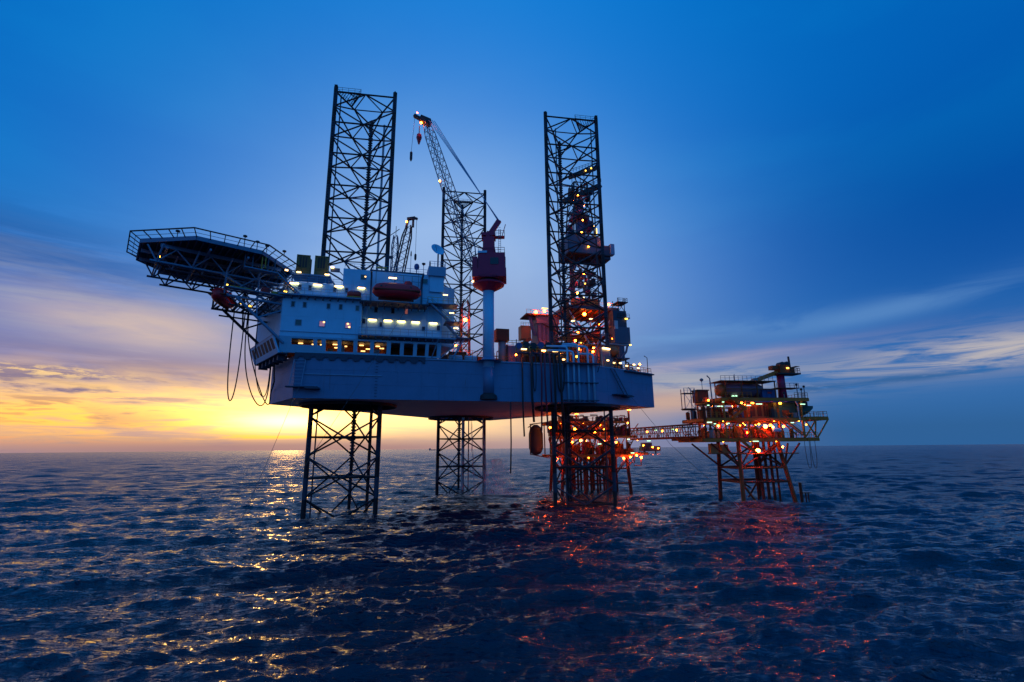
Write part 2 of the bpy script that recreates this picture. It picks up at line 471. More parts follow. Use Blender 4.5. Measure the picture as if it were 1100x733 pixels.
def bulb(parent, p, mat='lamp_orange', r=.35, name='lamp'):
    if mat not in _lm:
        _lm[mat] = MB().lathe([(.02, -1), (.55, -.84), (.9, -.4), (1, 0), (.9, .4), (.55, .84), (.02, 1)], n=10).mesh('lamp', mat, True)
    o = link(bpy.data.objects.new(name, _lm[mat])); o.parent = parent; o.location = p; o.scale = (r, r, r); return o
def strip(parent, p, w=1.0, h=.14, d=.16, mat='lamp_small', name='lamp', rotz=0.0):
    key = ('s', mat)
    if key not in _lm: _lm[key] = MB().box(-.5, .5, -.5, .5, -.5, .5).mesh('lamp', mat)
    o = link(bpy.data.objects.new(name, _lm[key])); o.parent = parent; o.location = p; o.scale = (w, d, h); o.rotation_euler = (0, 0, rotz); return o
_shared = {}
def piece(parent, name, key, maker, loc=(0, 0, 0), rotz=0.0, scale=(1, 1, 1)):
    """a part whose mesh is shared by all alike pieces"""
    if key not in _shared: _shared[key] = maker()
    o = link(bpy.data.objects.new(name, _shared[key])); o.parent = parent; o.location = loc; o.rotation_euler = (0, 0, rotz); o.scale = scale
    return o

# ------------------------------------------------------------------ frames of the drilling rig
AX = R_(39.7); LEG_A = (-30.1, 91.36)
def rw(u, v, z=0.0):       # u runs aft along the rig's centre line, v to port
    return Vector((LEG_A[0] + u * math.cos(AX) - v * math.sin(AX), LEG_A[1] + u * math.sin(AX) + v * math.cos(AX), z))
_P1, _Q = rw(-12, -7), rw(35.5, -28.5)
SA = math.atan2(_Q.y - _P1.y, _Q.x - _P1.x)
def sw(s, t, z=0.0):       # s runs aft along the starboard side, t inboard
    return Vector((_P1.x + s * math.cos(SA) - t * math.sin(SA), _P1.y + s * math.sin(SA) + t * math.cos(SA), z))
DECK, KEEL = 26.1, 19.1
SIDE_L = (_Q - _P1).length
def in_s(w):               # world -> side frame
    d = Vector(w) - _P1
    return (d.x * math.cos(SA) + d.y * math.sin(SA), -d.x * math.sin(SA) + d.y * math.cos(SA))
# ------------------------------------------------------------------ the three lattice legs
BAY = 6.89
def lattice_leg(cx, cy, label, plat, MID0=13.2, ztop=83.3):
    t = thing('jackup_leg', label, 'jack-up leg', (cx, cy, 0), R_(9.4), 'lattice legs of the jack-up rig')
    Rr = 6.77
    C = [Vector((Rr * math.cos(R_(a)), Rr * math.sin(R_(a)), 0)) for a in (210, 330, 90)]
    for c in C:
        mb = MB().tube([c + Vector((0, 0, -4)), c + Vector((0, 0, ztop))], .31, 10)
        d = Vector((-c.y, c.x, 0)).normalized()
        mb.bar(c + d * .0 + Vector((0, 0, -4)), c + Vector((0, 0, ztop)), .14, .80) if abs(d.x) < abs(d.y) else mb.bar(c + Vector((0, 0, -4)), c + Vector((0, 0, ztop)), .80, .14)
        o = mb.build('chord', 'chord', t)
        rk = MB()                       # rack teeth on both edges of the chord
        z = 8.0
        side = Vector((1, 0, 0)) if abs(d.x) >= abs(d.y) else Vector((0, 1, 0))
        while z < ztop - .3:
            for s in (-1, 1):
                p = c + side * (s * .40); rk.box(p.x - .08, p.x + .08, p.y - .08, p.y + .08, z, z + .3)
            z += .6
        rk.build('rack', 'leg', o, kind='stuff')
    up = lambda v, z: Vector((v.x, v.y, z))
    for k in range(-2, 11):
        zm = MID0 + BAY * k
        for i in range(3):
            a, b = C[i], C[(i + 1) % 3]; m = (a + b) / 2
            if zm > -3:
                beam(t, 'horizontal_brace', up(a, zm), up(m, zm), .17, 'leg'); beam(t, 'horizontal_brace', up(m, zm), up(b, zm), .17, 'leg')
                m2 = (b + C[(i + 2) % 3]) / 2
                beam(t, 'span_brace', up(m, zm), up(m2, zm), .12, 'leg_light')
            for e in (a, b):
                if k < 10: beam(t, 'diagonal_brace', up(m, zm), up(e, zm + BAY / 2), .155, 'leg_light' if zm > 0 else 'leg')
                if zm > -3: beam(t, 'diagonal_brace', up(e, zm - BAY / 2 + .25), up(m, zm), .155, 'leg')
    # small triangular access platform with guard rail hung in one corner at the top
    p = C[plat]; q = [p + (C[(plat + 1) % 3] - p) * .42, p + (C[(plat + 2) % 3] - p) * .42]
    g = MB(); zt = MID0 + BAY * 10 + .1
    for i in range(9):
        f = .1 + .9 * i / 8
        g.bar(up(p.lerp(q[0], f), zt), up(p.lerp(q[1], f), zt), .09)
        g.bar(up(p.lerp(q[0], f), zt), up(q[0].lerp(q[1], i / 8), zt), .07)
    g.bar(up(p, zt), up(q[0], zt), .2); g.bar(up(p, zt), up(q[1], zt), .2); g.bar(up(q[0], zt), up(q[1], zt), .25)
    g.build('platform', 'leg', t)
    MB().rail([up(p, zt), up(q[0], zt), up(q[1], zt), up(p, zt)], 1.0, 1.2, .04).build('railing', 'leg', t)
    MB().box(p.x - .3, p.x + .3, p.y - .3, p.y + .3, ztop, ztop + .25).build('cap', 'leg', t)
    return t, C
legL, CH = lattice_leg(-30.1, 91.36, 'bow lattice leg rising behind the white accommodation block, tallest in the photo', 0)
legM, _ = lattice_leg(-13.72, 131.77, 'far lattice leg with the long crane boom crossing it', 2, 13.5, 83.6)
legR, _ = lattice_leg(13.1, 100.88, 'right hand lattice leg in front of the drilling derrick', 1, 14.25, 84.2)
# pipes running down inside the legs
def leg_pipe(t, x, y, z0, z1, r, mat, name='water_pipe'):
    MB().tube([(x, y, z0), (x, y, z1)], r, 10).build(name, mat, t)
leg_pipe(legL, 3.6, 3.6, -3, 27, .30, 'leg', 'caisson')
leg_pipe(legL, -5.0, -2.3, -3, 82, .13, 'leg_light'); leg_pipe(legL, 3.3, 3.1, 40, 80, .24, 'pale')
leg_pipe(legM, 1.0, 5.2, -3, 30, .42, 'pale', 'caisson'); leg_pipe(legM, 2.4, 4.0, -3, 60, .16, 'grey')
leg_pipe(legR, -1.2, 4.6, -3, 30, .3, 'leg', 'caisson'); leg_pipe(legR, 5.0, -2.0, -3, 82, .13, 'leg_light'); leg_pipe(legR, -3.0, -1.0, -3, 82, .13, 'leg_light')

# ------------------------------------------------------------------ the hull
hull = thing('drilling_rig_hull', 'long pale blue triangular rig hull raised high on three lattice legs', 'rig hull', sw(0, 0, KEEL), SA)
def S(w): a = in_s(w); return (a[0], a[1])
H = DECK - KEEL
outer = [S(rw(-12, -7)), S(rw(35.5, -28.5)), S(rw(54, -28.5)), S(rw(54, 28.5)), S(rw(35.5, 28.5)), S(rw(-12, 7))]
holes = []
for c in ((-30.1, 91.36), (-13.72, 131.77), (13.1, 100.88)):
    s0, t0 = S((c[0], c[1], 0)); holes.append([(s0 + 8.3 * math.cos(2 * math.pi * k / 24), t0 + 8.3 * math.sin(2 * math.pi * k / 24)) for k in range(24)])
def holed(z):
    loops = [[Vector((x, y, z)) for x, y in outer]] + [[Vector((x, y, z)) for x, y in h] for h in holes]
    tris = geometry.tessellate_polygon(loops); flat = [p for l in loops for p in l]
    return flat, tris
bot, bt = holed(0.0); top, tt = holed(H)
MB().add(bot, bt).build('bottom', 'underside', hull)
MB().add(top, tt).build('deck', 'grey', hull)
def wall(loop, z0, z1, name, mat, parent):
    n = len(loop); mb = MB().add([(x, y, z0) for x, y in loop] + [(x, y, z1) for x, y in loop], [(i, (i + 1) % n, n + (i + 1) % n, n + i) for i in range(n)])
    return mb.build(name, mat, parent)
# side plating: one panel per welded strake block, a hair's breadth of joint between them
def plating(a, b, nx, nz, z0, z1, parent, mat='hull', thick=.06):
    a, b = Vector((*a, 0)), Vector((*b, 0)); d = b - a; Lh = d.length; e = d / Lh; nrm = Vector((e.y, -e.x, 0))
    ang = math.atan2(e.y, e.x); w = Lh / nx; h = (z1 - z0) / nz
    key = ('plate', round(w, 3), round(h, 3), mat)
    for i in range(nx):
        for j in range(nz):
            p = a + e * (w * (i + .5))
            piece(parent, 'side_plate', key, lambda: MB().box(-w / 2 + .012, w / 2 - .012, -.06, .0, -h / 2 + .012, h / 2 - .012).mesh('side_plate', mat),
                  (p.x, p.y, z0 + h * (j + .5)), ang)
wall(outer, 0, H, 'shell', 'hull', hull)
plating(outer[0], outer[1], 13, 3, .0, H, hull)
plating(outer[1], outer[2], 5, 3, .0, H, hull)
plating(outer[5], outer[0], 4, 3, .0, H, hull)
for h in holes: wall(h, .01, H - .01, 'leg_well', 'dark', hull)
for h in holes:         # heavy coaming ring round each leg opening, seen dark from below
    n = len(h); cx = sum(p[0] for p in h) / n; cy = sum(p[1] for p in h) / n
    o2 = [(cx + (x - cx) * 1.03, cy + (y - cy) * 1.03) for x, y in h]
    vs = [(x, y, -.5) for x, y in h] + [(x, y, -.5) for x, y in o2] + [(x, y, .0) for x, y in o2] + [(x, y, .0) for x, y in h]
    fs = []
    for k in range(n):
        k2 = (k + 1) % n
        fs += [(k, k2, n + k2, n + k), (n + k, n + k2, 2 * n + k2, 2 * n + k), (k, 3 * n + k, 3 * n + k2, k2)]
    MB().add(vs, fs).build('leg_coaming', 'dark', hull)
# bulwark lip, fender line and marks on the side
lip = MB(); lip.bar((0, -.14, H + .05), (SIDE_L, -.14, H + .05), .22, .22); lip.bar((outer[1][0], outer[1][1], H + .05), (outer[2][0], outer[2][1], H + .05), .3, .22)
lip.build('deck_edge', 'house_trim', hull)
MB().bar((1.5, -.16, 3.9), (13.5, -.16, 3.9), .12, .14).build('side_pipe', 'house_trim', hull)
rg = MB()
for k in range(13): rg.bar((12.4, -.17, .5 + k * .5), (12.85, -.17, .5 + k * .5), .06)
rg.build('rung_ladder', 'navy', hull)
# folding gangway ladders with their narrow landings
def gangway(s0, z, flip, parent, f):
    a = MB(); sx = -1 if flip else 1
    a.box(-2.2, 2.6, -1.3, -.05, -.12, .05); a.box(.7, 2.9, -1.5, -.05, -.35, -.1)
    o = a.build('landing', 'navy', parent, loc=f(0)); 
    l = MB()
    if flip:
        p0, p1 = Vector((-2.6, -.35, 5.0)), Vector((.9, -.6, .1)); w = Vector((1.1, 0, 0))
    else:
        p0, p1 = Vector((-1.3, -.3, 4.4)), Vector((-1.7, -.6, .0)); w = Vector((1.7, 0, 0))
    l.bar(p0, p1, .14); l.bar(p0 + w, p1 + w, .14)
    for k in range(9): l.bar(p0.lerp(p1, k / 8), p0.lerp(p1, k / 8) + w, .08)
    q = l.build('ladder', 'frame_blue' if not flip else 'frame_mid', parent, loc=f(0))
gangway(1.5, 1.7, False, hull, lambda _: (1.1, 0, 1.75))
ang2 = math.atan2(outer[2][1] - outer[1][1], outer[2][0] - outer[1][0])
g2 = MB()
gang = thing('side_gangway', 'dark folding gangway ladder on the hull side below the red tank', 'gangway', rw(42.5, -28.5, KEEL + 1.9), AX)
gangway(0, 0, True, gang, lambda _: (0, 0, 0))
# five cooling water pipes clamped to the side with swan necks above
pp = thing('side_pipes', 'five pale blue vertical pipes with bent tops clamped to the hull side', 'pipes', sw(49.4, -.35, KEEL), SA)
for x, top, back in ((-2.7, 10.4, 4), (-1.5, 9.6, 5), (-.5, 10.9, 3), (1.4, 10.6, 5), (2.5, 9.2, 3)):
    MB().tube([(x, 0, .2), (x, 0, top - .6), (x - .15, .0, top - .15), (x - .6, .1, top), (x - back, .4, top)], .21, 8).build('pipe', 'house', pp, smooth=True)
for z in (.35, 3.6):
    MB().box(-3.6, .3, -.3, .35, z, z + .16).box(.7, 3.3, -.3, .35, z, z + .16).build('clamp', 'navy', pp)
MB().box(-3.6, 3.6, -.9, .35, 7.1, 7.3).build('shelf', 'navy', pp)
for x in (-3.4, 3.4): MB().bar((x, .2, 5.8), (x, -.8, 7.1), .12).build('bracket', 'navy', pp)
# hoses and cables hung over the side
def hang(name, label, cat, pts, r, mat, n=8):
    base = Vector(pts[0]); o = MB().tube([Vector(p) - base for p in pts], r, n).build(name, mat, None, label, cat, smooth=True)
    o.location = base; return o
def sag(p, q, drop, n=14):
    p, q = Vector(p), Vector(q); out = []
    for i in range(n + 1):
        t = i / n; v = p.lerp(q, t); v.z -= drop * 4 * t * (1 - t); out.append(v)
    return out
def uloop(p, q, drop, n=20):
    """a long hose hanging in a narrow U between two points"""
    p, q = Vector(p), Vector(q); out = []; w = (q - p)
    for i in range(n + 1):
        a = math.pi * i / n; f = .5 - .5 * math.cos(a); v = p + w * f; v.z = p.z + (q.z - p.z) * f - drop * (math.sin(a) ** .55); out.append(v)
    return out
hang('hanging_hose', 'thin dark hose hanging furthest left from the hull edge, ending above the sea', 'hose', [sw(35.7, -.4, 19), sw(35.7, -.5, 12), sw(35.6, -.4, 6.8)], .12, 'hose')
hang('hanging_hose', 'dark hose left of the looped hoses, hanging from deck to below the keel', 'hose', [sw(37.9, -.5, 27), sw(37.9, -.6, 18), sw(38.1, -.5, 13)], .14, 'hose')
hang('hanging_hose', 'thick black hose beside the narrow hose loop, reaching past the keel', 'hose', [sw(39.6, -.6, 28), sw(39.6, -.7, 20), sw(39.9, -.6, 15.5)], .2, 'hose')
hang('hanging_hose', 'narrow black hose loop on the hull left of the red hoses', 'hose', uloop(sw(39.9, -.5, 26.6), sw(40.5, -.5, 26.6), 5.6), .08, 'hose')
hang('hanging_hose', 'leftmost of the three dull red hoses hanging down the hull', 'hose', [sw(41.4, -.6, 28), sw(41.5, -.7, 24), sw(41.3, -.6, 14)], .15, 'hose_red')
hang('hanging_hose', 'middle of the three dull red hoses hanging down the hull', 'hose', [sw(42.2, -.7, 28), sw(42.1, -.7, 24), sw(42.5, -.6, 13.6)], .15, 'hose_red')
hang('hanging_hose', 'rightmost of the three dull red hoses, ending at the hull bottom', 'hose', [sw(43.1, -.7, 28), sw(43.2, -.7, 24), sw(43.3, -.6, 19)], .14, 'hose_red')
hang('hanging_hose', 'thick black hose just right of the red hoses', 'hose', [sw(43.9, -.6, 28), sw(44.0, -.7, 22), sw(44.1, -.6, 14)], .2, 'hose')
hang('hanging_hose', 'wide black hose loop on the hull left of the vertical pipes', 'hose', uloop(sw(44.5, -.6, 26.8), sw(45.9, -.6, 26.8), 5.9), .13, 'hose')
hang('hanging_hose', 'thick black hose crossing the wide hose loop', 'hose', [sw(45.0, -.8, 28), sw(45.1, -.9, 22), sw(45.4, -.7, 13)], .22, 'hose')
hang('mooring_wire', 'thin wire slanting from the stern end of the hull down to the sea', 'wire', [rw(45.5, -29, 21), rw(52, -33, 11.5), rw(56, -45, -1)], .035, 'wire', 5)
hang('mooring_wire', 'thin green wire slanting across the hull front from the balcony to the sea', 'wire', [sw(18, -3.2, 36), sw(10, -4, 21), sw(-2.2, -6, -1)], .03, 'wire', 5)
hang('mooring_wire', 'thin wire from the bow ladder landing down to the sea on the left', 'wire', [sw(1.0, -1.5, 20.7), sw(-2.5, -2.5, 9), sw(-5.5, -4, -1)], .03, 'wire', 5)

# ------------------------------------------------------------------ accommodation block
house = thing('accommodation_block', 'white accommodation block with lit windows and balconies over the hull bow', 'accommodation', sw(0, 0, DECK), SA)
vb = Vector((math.cos(AX - SA + math.pi / 2), math.sin(AX - SA + math.pi / 2)))      # bow face runs this way
vu = Vector((math.cos(AX - SA), math.sin(AX - SA)))
def foot(front, left, right, recess=None, bowlen=16.5, inset=0.0):
    A = Vector((left, front)) + vu * inset
    B = A + vb * (bowlen - inset)
    Cc = B + Vector((math.cos(2 * (AX - SA)), math.sin(2 * (AX - SA)))) * 24
    D = Vector((right, front))
    E_ = D + vb * 30
    pts = [tuple(A)]
    if recess: pts += [(recess[0], front), (recess[0], recess[1]), (right, recess[1])]
    else: pts += [tuple(D)]
    pts += [tuple(E_), tuple(Cc), tuple(B)]
    return pts
low = foot(-1.0, -2.6, 23.4, (9.4, .8))
MB().prism(low, 2.8, 9.5).build('lower_wall', 'house', house)
up = foot(.3, -2.1, 23.4)
MB().prism(up, 9.5, 12.4).build('upper_wall', 'house', house)
MB().prism([(6.3, .3), (21.2, .3), (21.2, 6.0), (6.3, 6.0)], 12.4, 15.45).build('penthouse', 'house', house)
MB().prism([(21.0, -.1), (23.5, -.1), (23.5, 3.4), (21.0, 3.4)], 12.3, 16.2).build('penthouse', 'house', house)
MB().prism([(20.7, -.5), (23.8, -.5), (23.8, 2.9), (20.7, 2.9)], 15.2, 16.9).build('lookout_cabin', 'house_trim', house)
MB().prism([(23.6, 2.2), (26.0, 3.6), (25.0, 12), (20, 12)], 3.0, 14.3).build('aft_annex', 'house', house)
MB().rail([(6.5, .4, 15.45), (20.6, .4, 15.45)], 1.0, 1.5, .04).rail([(20.8, -.4, 16.9), (23.7, -.4, 16.9), (23.7, 2.8, 16.9)], 1.0, .9, .04).build('railing', 'house_trim', house)
MB().rail([(-1.8, .5, 12.4), (6.1, .5, 12.4)], 1.0, 1.3, .04).build('railing', 'house_trim', house)
# walkway round the upper storey with beams below it
wk = foot(-1.9, -3.2, 9.5, None, 15.5)
MB().prism([(-3.2, -1.9), (9.6, -1.9), (9.6, .35), (-2.0, .35)], 9.5, 9.72).build('walkway', 'house_trim', house)
MB().prism([(-3.2, -1.9), (-2.2, -1.0)] + [tuple(Vector((-2.2, -1)) + vb * 15), tuple(Vector((-3.2, -1.9)) + vb * 16)], 9.46, 9.70).build('walkway', 'house_trim', house)
for k in range(11): piece(house, 'walkway_beam', 'wbeam', lambda: MB().box(-.09, .09, -1.85, -1.0, -.45, 0).mesh('walkway_beam', 'navy'), (-2.4 + k * 1.18, 0, 9.49))
MB().rail([(-3.1, -1.8, 9.72), (9.5, -1.8, 9.72)], 1.05, 1.25, .05).build('railing', 'house_trim', house)
MB().prism([(9.6, -2.6), (20.6, -2.6), (20.6, .35), (9.6, .35)], 8.95, 9.15).build('boat_deck', 'navy', house)
MB().rail([(9.8, -2.5, 9.15), (11.0, -2.5, 9.15)], 1.05, .6, .05).rail([(19.6, -2.5, 9.15), (20.6, -2.5, 9.15), (20.6, .2, 9.15)], 1.05, .7, .05).build('railing', 'house_trim', house)
for k in range(10): piece(house, 'walkway_beam', 'wbeam2', lambda: MB().box(-.08, .08, -2.5, .3, -.4, 0).mesh('walkway_beam', 'navy'), (10 + k * 1.14, 0, 8.94))
# long balcony in front of the recessed wall
MB().prism([(9.4, -2.0), (25.6, -2.0), (25.6, 1.6), (9.4, .8)], 3.35, 3.6).build('balcony', 'house_trim', house)
for k in range(14): piece(house, 'walkway_beam', 'wbeam3', lambda: MB().box(-.09, .09, -1.95, -1.0, -.5, 0).mesh('walkway_beam', 'navy'), (9.8 + k * 1.18, 0, 3.34))
MB().rail([(9.5, -1.9, 3.6), (25.5, -1.9, 3.6), (25.5, 1.4, 3.6)], 1.1, 1.35, .05).build('railing', 'house_trim', house)
MB().prism([(9.4, -1.02), (9.75, -1.02), (9.75, .79), (9.4, .79)], 3.6, 9.0).build('corner_post', 'house', house)
# facade panels with recessed joints
def facade(x0, x1, y, z0, z1, nx, nz):
    w = (x1 - x0) / nx; h = (z1 - z0) / nz
    for i in range(nx):
        for j in range(nz):
            piece(house, 'wall_panel', ('fp', round(w, 3), round(h, 3)), lambda: MB().box(-w / 2 + .01, w / 2 - .01, -.03, .01, -h / 2 + .01, h / 2 - .01).mesh('wall_panel', 'house'), (x0 + w * (i + .5), y, z0 + h * (j + .5)))
facade(-2.55, 9.38, -1.0, 2.85, 9.45, 5, 2)
facade(9.8, 23.35, .8, 3.65, 8.9, 5, 1)
facade(-2.0, 6.25, .3, 9.75, 12.35, 3, 1); facade(6.35, 20.9, .3, 9.75, 15.4, 5, 2)
MB().bar((-2.6, -1.08, 3.6), (9.4, -1.08, 3.6), .10, .10).build('ledge', 'house_trim', house)
# windows: frame with its pane
def window(x, y, z, w, h, mat='pane', lit=None):
    fr = piece(house, 'window', ('win', w, h), lambda: MB().box(-w / 2 - .09, w / 2 + .09, -.09, .0, h / 2, h / 2 + .09).box(-w / 2 - .09, w / 2 + .09, -.09, 0, -h / 2 - .09, -h / 2)
               .box(-w / 2 - .09, -w / 2, -.09, 0, -h / 2, h / 2).box(w / 2, w / 2 + .09, -.09, 0, -h / 2, h / 2).mesh('window', 'house_trim'), (x, y, z))
    piece(fr, 'pane', ('pane', w, h, mat), lambda: MB().box(-w / 2, w / 2, -.05, -.035, -h / 2, h / 2).mesh('pane', mat))
    for lx, lz in (lit or []): strip(fr, (lx, -.08, lz), .26, .22, .05, 'lamp_room')
zz = lambda z: z - DECK
for x in (-1.0, .77, 4.44, 6.35): window(x, -1.03, zz(34.25), .45, .8)
window(9.0, -1.03, zz(34.2), .45, .8, 'pane_green')
window(.04, -1.03, zz(31.2), .85, .85, 'pane_green')
window(3.64, -1.03, zz(31.2), .8, .85, 'pane_lit', [(.28, .28)])
window(7.7, -1.03, zz(31.15), .8, .85, 'pane_lit', [(-.05, .25), (.2, -.28)])
for x, m in ((12.0, 'pane'), (14.84, 'pane'), (17.15, 'pane_lit')): window(x, .77, zz(34.65), .45, .9, m)
for x in (-.4, 1.2, 5.1, 7.0): window(x, .27, zz(37.6), .42, .75)
window(9.64, .27, zz(40.2), .8, .8, 'pane_green', [(.32, .1)]); window(20.2, .27, zz(40.3), .8, .8, 'pane_green')
# wall lamps over the walkways
for x in (-1.3, 2.35, 5.75): strip(house, (x, .12, zz(38.15)), 1.25, .16, .22, 'lamp_warm', 'wall_lamp')
strip(house, (9.4, .12, zz(38.2)), 1.1, .16, .22, 'lamp_warm', 'wall_lamp')
for x in (11.5, 14.1, 16.35, 18.8, 21.9): strip(house, (x, .58, zz(32.75)), 1.25, .17, .22, 'lamp_warm', 'wall_lamp')
# light hoods
for x in (-1.3, 2.35, 5.75, 9.4): MB().box(x - .7, x + .7, -.06, .27, zz(38.26), zz(38.34)).build('lamp_hood', 'house_trim', house)
for x in (11.5, 14.1, 16.35, 18.8, 21.9): MB().box(x - .7, x + .7, .4, .77, zz(32.87), zz(32.95)).build('lamp_hood', 'house_trim', house)
# steel davit posts and ventilation boxes seen on the balcony wall
for x in (10.6, 13.2, 20.6): MB().tube([(x, -1.2, 3.6), (x, -1.2, 8.9)], .07, 6).build('stanchion', 'house_trim', house)
for x, z in ((13.0, 5.6), (20.2, 5.2), (10.1, 6.0), (22.8, 5.5)): MB().box(x - .25, x + .25, .35, .8, z, z + .7).build('locker', 'navy', house)
MB().box(14.9, 19.4, -.3, .28, 12.4, 12.6).rail([(14.9, -.25, 12.5), (19.4, -.25, 12.5)], 2.3, 1.6, .05).build('boat_station', 'frame_mid', house)
# ground storey: leaning glazed front with big openings over the hull side
def lean(x0, x1, openings, length_vec, name):
    """front that slopes in toward its foot; local y along the slope"""
    tilt = Matrix(((1, 0, 0, 0), (0, 1, .385, 0), (0, 0, 1, 0), (0, 0, 0, 1)))
    z0, z1 = .3, 2.8
    def sl(mb): return mb.xf(Matrix(((1, 0, 0, 0), (0, 1, -.40, .12), (0, 0, 1, 0), (0, 0, 0, 1))))
    parts = []
    xs = x0
    for a, b, c, d in openings + [(x1, x1, 0, 0)]:
        if a - xs > .02: parts.append(('front_panel', MB().box(xs + .006, a - .006, -.12, .12, z0, z1)))
        if b > a:
            parts.append(('front_panel', MB().box(a, b, -.118, .118, d, z1))); parts.append(('front_panel', MB().box(a, b, -.118, .118, z0, c)))
        xs = b
    return [(n, sl(m)) for n, m in parts]
ops = [(-.8, 2.5, 1.55, 2.5), (3.1, 3.75, 1.55, 2.5), (4.4, 6.2, .7, 2.55), (6.85, 8.7, .7, 2.55), (9.35, 11.35, .7, 2.55), (12.0, 14.05, .65, 2.55),
       (14.75, 16.25, .55, 2.5), (16.9, 18.45, .55, 2.5), (19.1, 20.5, .55, 2.5), (21.1, 22.5, .55, 2.5)]
for n, m in lean(-2.6, 23.2, ops, None, ''): m.build(n, 'house', house)
MB().box(-2.0, 23.0, 3.6, 3.8, 0.02, 2.8).build('inner_wall', 'ochre_dark', house)
MB().box(-2.0, 23.0, .4, 3.6, 2.62, 2.78).build('ceiling', 'grey', house)
for x, z in ((.2, 2.3), (2.3, 2.2), (3.6, 2.2), (5.6, 2.35), (5.9, 1.8), (7.2, 2.1), (9.9, 2.4), (11.0, 1.8), (12.6, 2.35), (13.3, 2.0), (10.2, 1.4)):
    strip(house, (x, 2.0, z), .7, .14, .3, 'lamp_room', 'room_lamp')
for k in range(9): MB().box(.6 + k * 1.9, 1.5 + k * 1.9, 1.3 + (k % 3) * .6, 2.2 + (k % 3) * .6, .05, .9 + (k % 4) * .4).build('locker', ('grey', 'rust', 'navy')[k % 3], house)
MB().prism([(14.5, 1.0), (14.7, 1.0), (14.7, 3.6), (14.5, 3.6)], 0, 2.7).build('inner_wall', 'navy', house)
# dark fascia plates standing in for the overhang's arched shadow on the hull
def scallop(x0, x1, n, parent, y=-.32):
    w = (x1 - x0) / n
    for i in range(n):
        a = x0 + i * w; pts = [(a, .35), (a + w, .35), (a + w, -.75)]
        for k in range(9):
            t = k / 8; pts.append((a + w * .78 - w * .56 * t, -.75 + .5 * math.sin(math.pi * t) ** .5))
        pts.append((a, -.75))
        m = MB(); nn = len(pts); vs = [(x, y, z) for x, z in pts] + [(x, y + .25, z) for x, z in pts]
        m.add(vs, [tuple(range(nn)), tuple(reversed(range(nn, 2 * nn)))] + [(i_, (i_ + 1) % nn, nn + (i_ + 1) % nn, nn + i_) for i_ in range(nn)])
        m.build('overhang_shade', 'navy', parent)
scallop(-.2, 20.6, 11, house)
# bow side of the ground storey
bow = thing('window_gallery', 'slanting bow gallery with a row of seven dark windows under the accommodation block', 'gallery', sw(-2.55, -.95, DECK), SA + math.atan2(vb.y, vb.x))
bx = MB()
def bl(mb): return mb.xf(Matrix(((1, 0, 0, 0), (0, 1, .40, -.2), (0, 0, 1, 0), (0, 0, 0, 1))))
xs = .15
for k in range(8):
    a = .8 + k * 2.02; b_ = a + 1.55
    if k == 7: a = b_ = 15.6
    bl(MB().box(xs + .006, a - .006, -.12, .12, .1, 2.8)).build('front_panel', 'house', bow)
    if b_ > a:
        bl(MB().box(a, b_, -.118, .118, .1, .85)).build('front_panel', 'house', bow); bl(MB().box(a, b_, -.118, .118, 2.5, 2.8)).build('front_panel', 'house', bow)
        bl(MB().box(a, b_, .06, .10, .85, 2.5)).build('window', 'dark', bow)
    xs = b_
bl(MB().box(.15, 15.6, -.5, .1, 2.8, 2.95)).build('sill', 'house_trim', bow)
for k in range(6): MB().prism([(0, 0), (.6, 0), (.6, -1.6), (0, -.9)], 0, .9).xf(Matrix.Translation((1.6 + k * 2.4, -.4, -.85))).build('bracket', 'navy', bow)
MB().box(.1, 15.5, -1.4, -.05, .02, .12).build('floor', 'navy', bow)
MB().box(9.0, 9.5, -.35, .05, 5.0, 6.2).build('window', 'pane', bow)

# stairs and landings at the aft corner
st = thing('corner_stairs', 'steel stairs and lit landings zigzagging down the aft corner of the white block', 'stairs', sw(23.6, .5, DECK), SA)
for i, (z, x0, x1) in enumerate(((9.7, -3.0, 2.4), (6.6, .2, 3.0), (3.7, 1.2, 4.6))):
    MB().box(x0, x1, -1.8, 1.2, z, z + .16).build('landing', 'frame_mid', st)
    MB().rail([(x0, -1.75, z + .16), (x1, -1.75, z + .16), (x1, 1.1, z + .16)], 1.05, .9, .045).build('railing', 'yellow', st)
for (a, b) in (((-2.4, -1.2, 9.8), (1.0, -1.2, 6.8)), ((.6, .2, 6.7), (3.2, .2, 3.8)), ((3.6, -.9, 3.8), (1.6, -.9, .2))):
    a, b = Vector(a), Vector(b); m = MB()
    for y in (-.45, .45): m.bar(a + Vector((0, y, 0)), b + Vector((0, y, 0)), .1, .26)
    for k in range(12): p = a.lerp(b, (k + .5) / 12); m.box(p.x - .13, p.x + .13, p.y - .45, p.y + .45, p.z - .02, p.z + .02)
    for y in (-.45, .45): m.bar(a + Vector((0, y, 1)), b + Vector((0, y, 1)), .06)
    m.build('flight', 'frame_blue', st)
for p in ((.3, -.1, 12.0), (1.6, .6, 8.9), (2.4, .6, 6.1)): strip(st, p, .8, .14, .2, 'lamp_small')
MB().bar((-1.0, -2.6, 3.4), (-2.0, -.6, 0.1), .12).bar((2.6, -1.6, 3.4), (-.6, -.3, .1), .14).build('strut', 'house_trim', st)

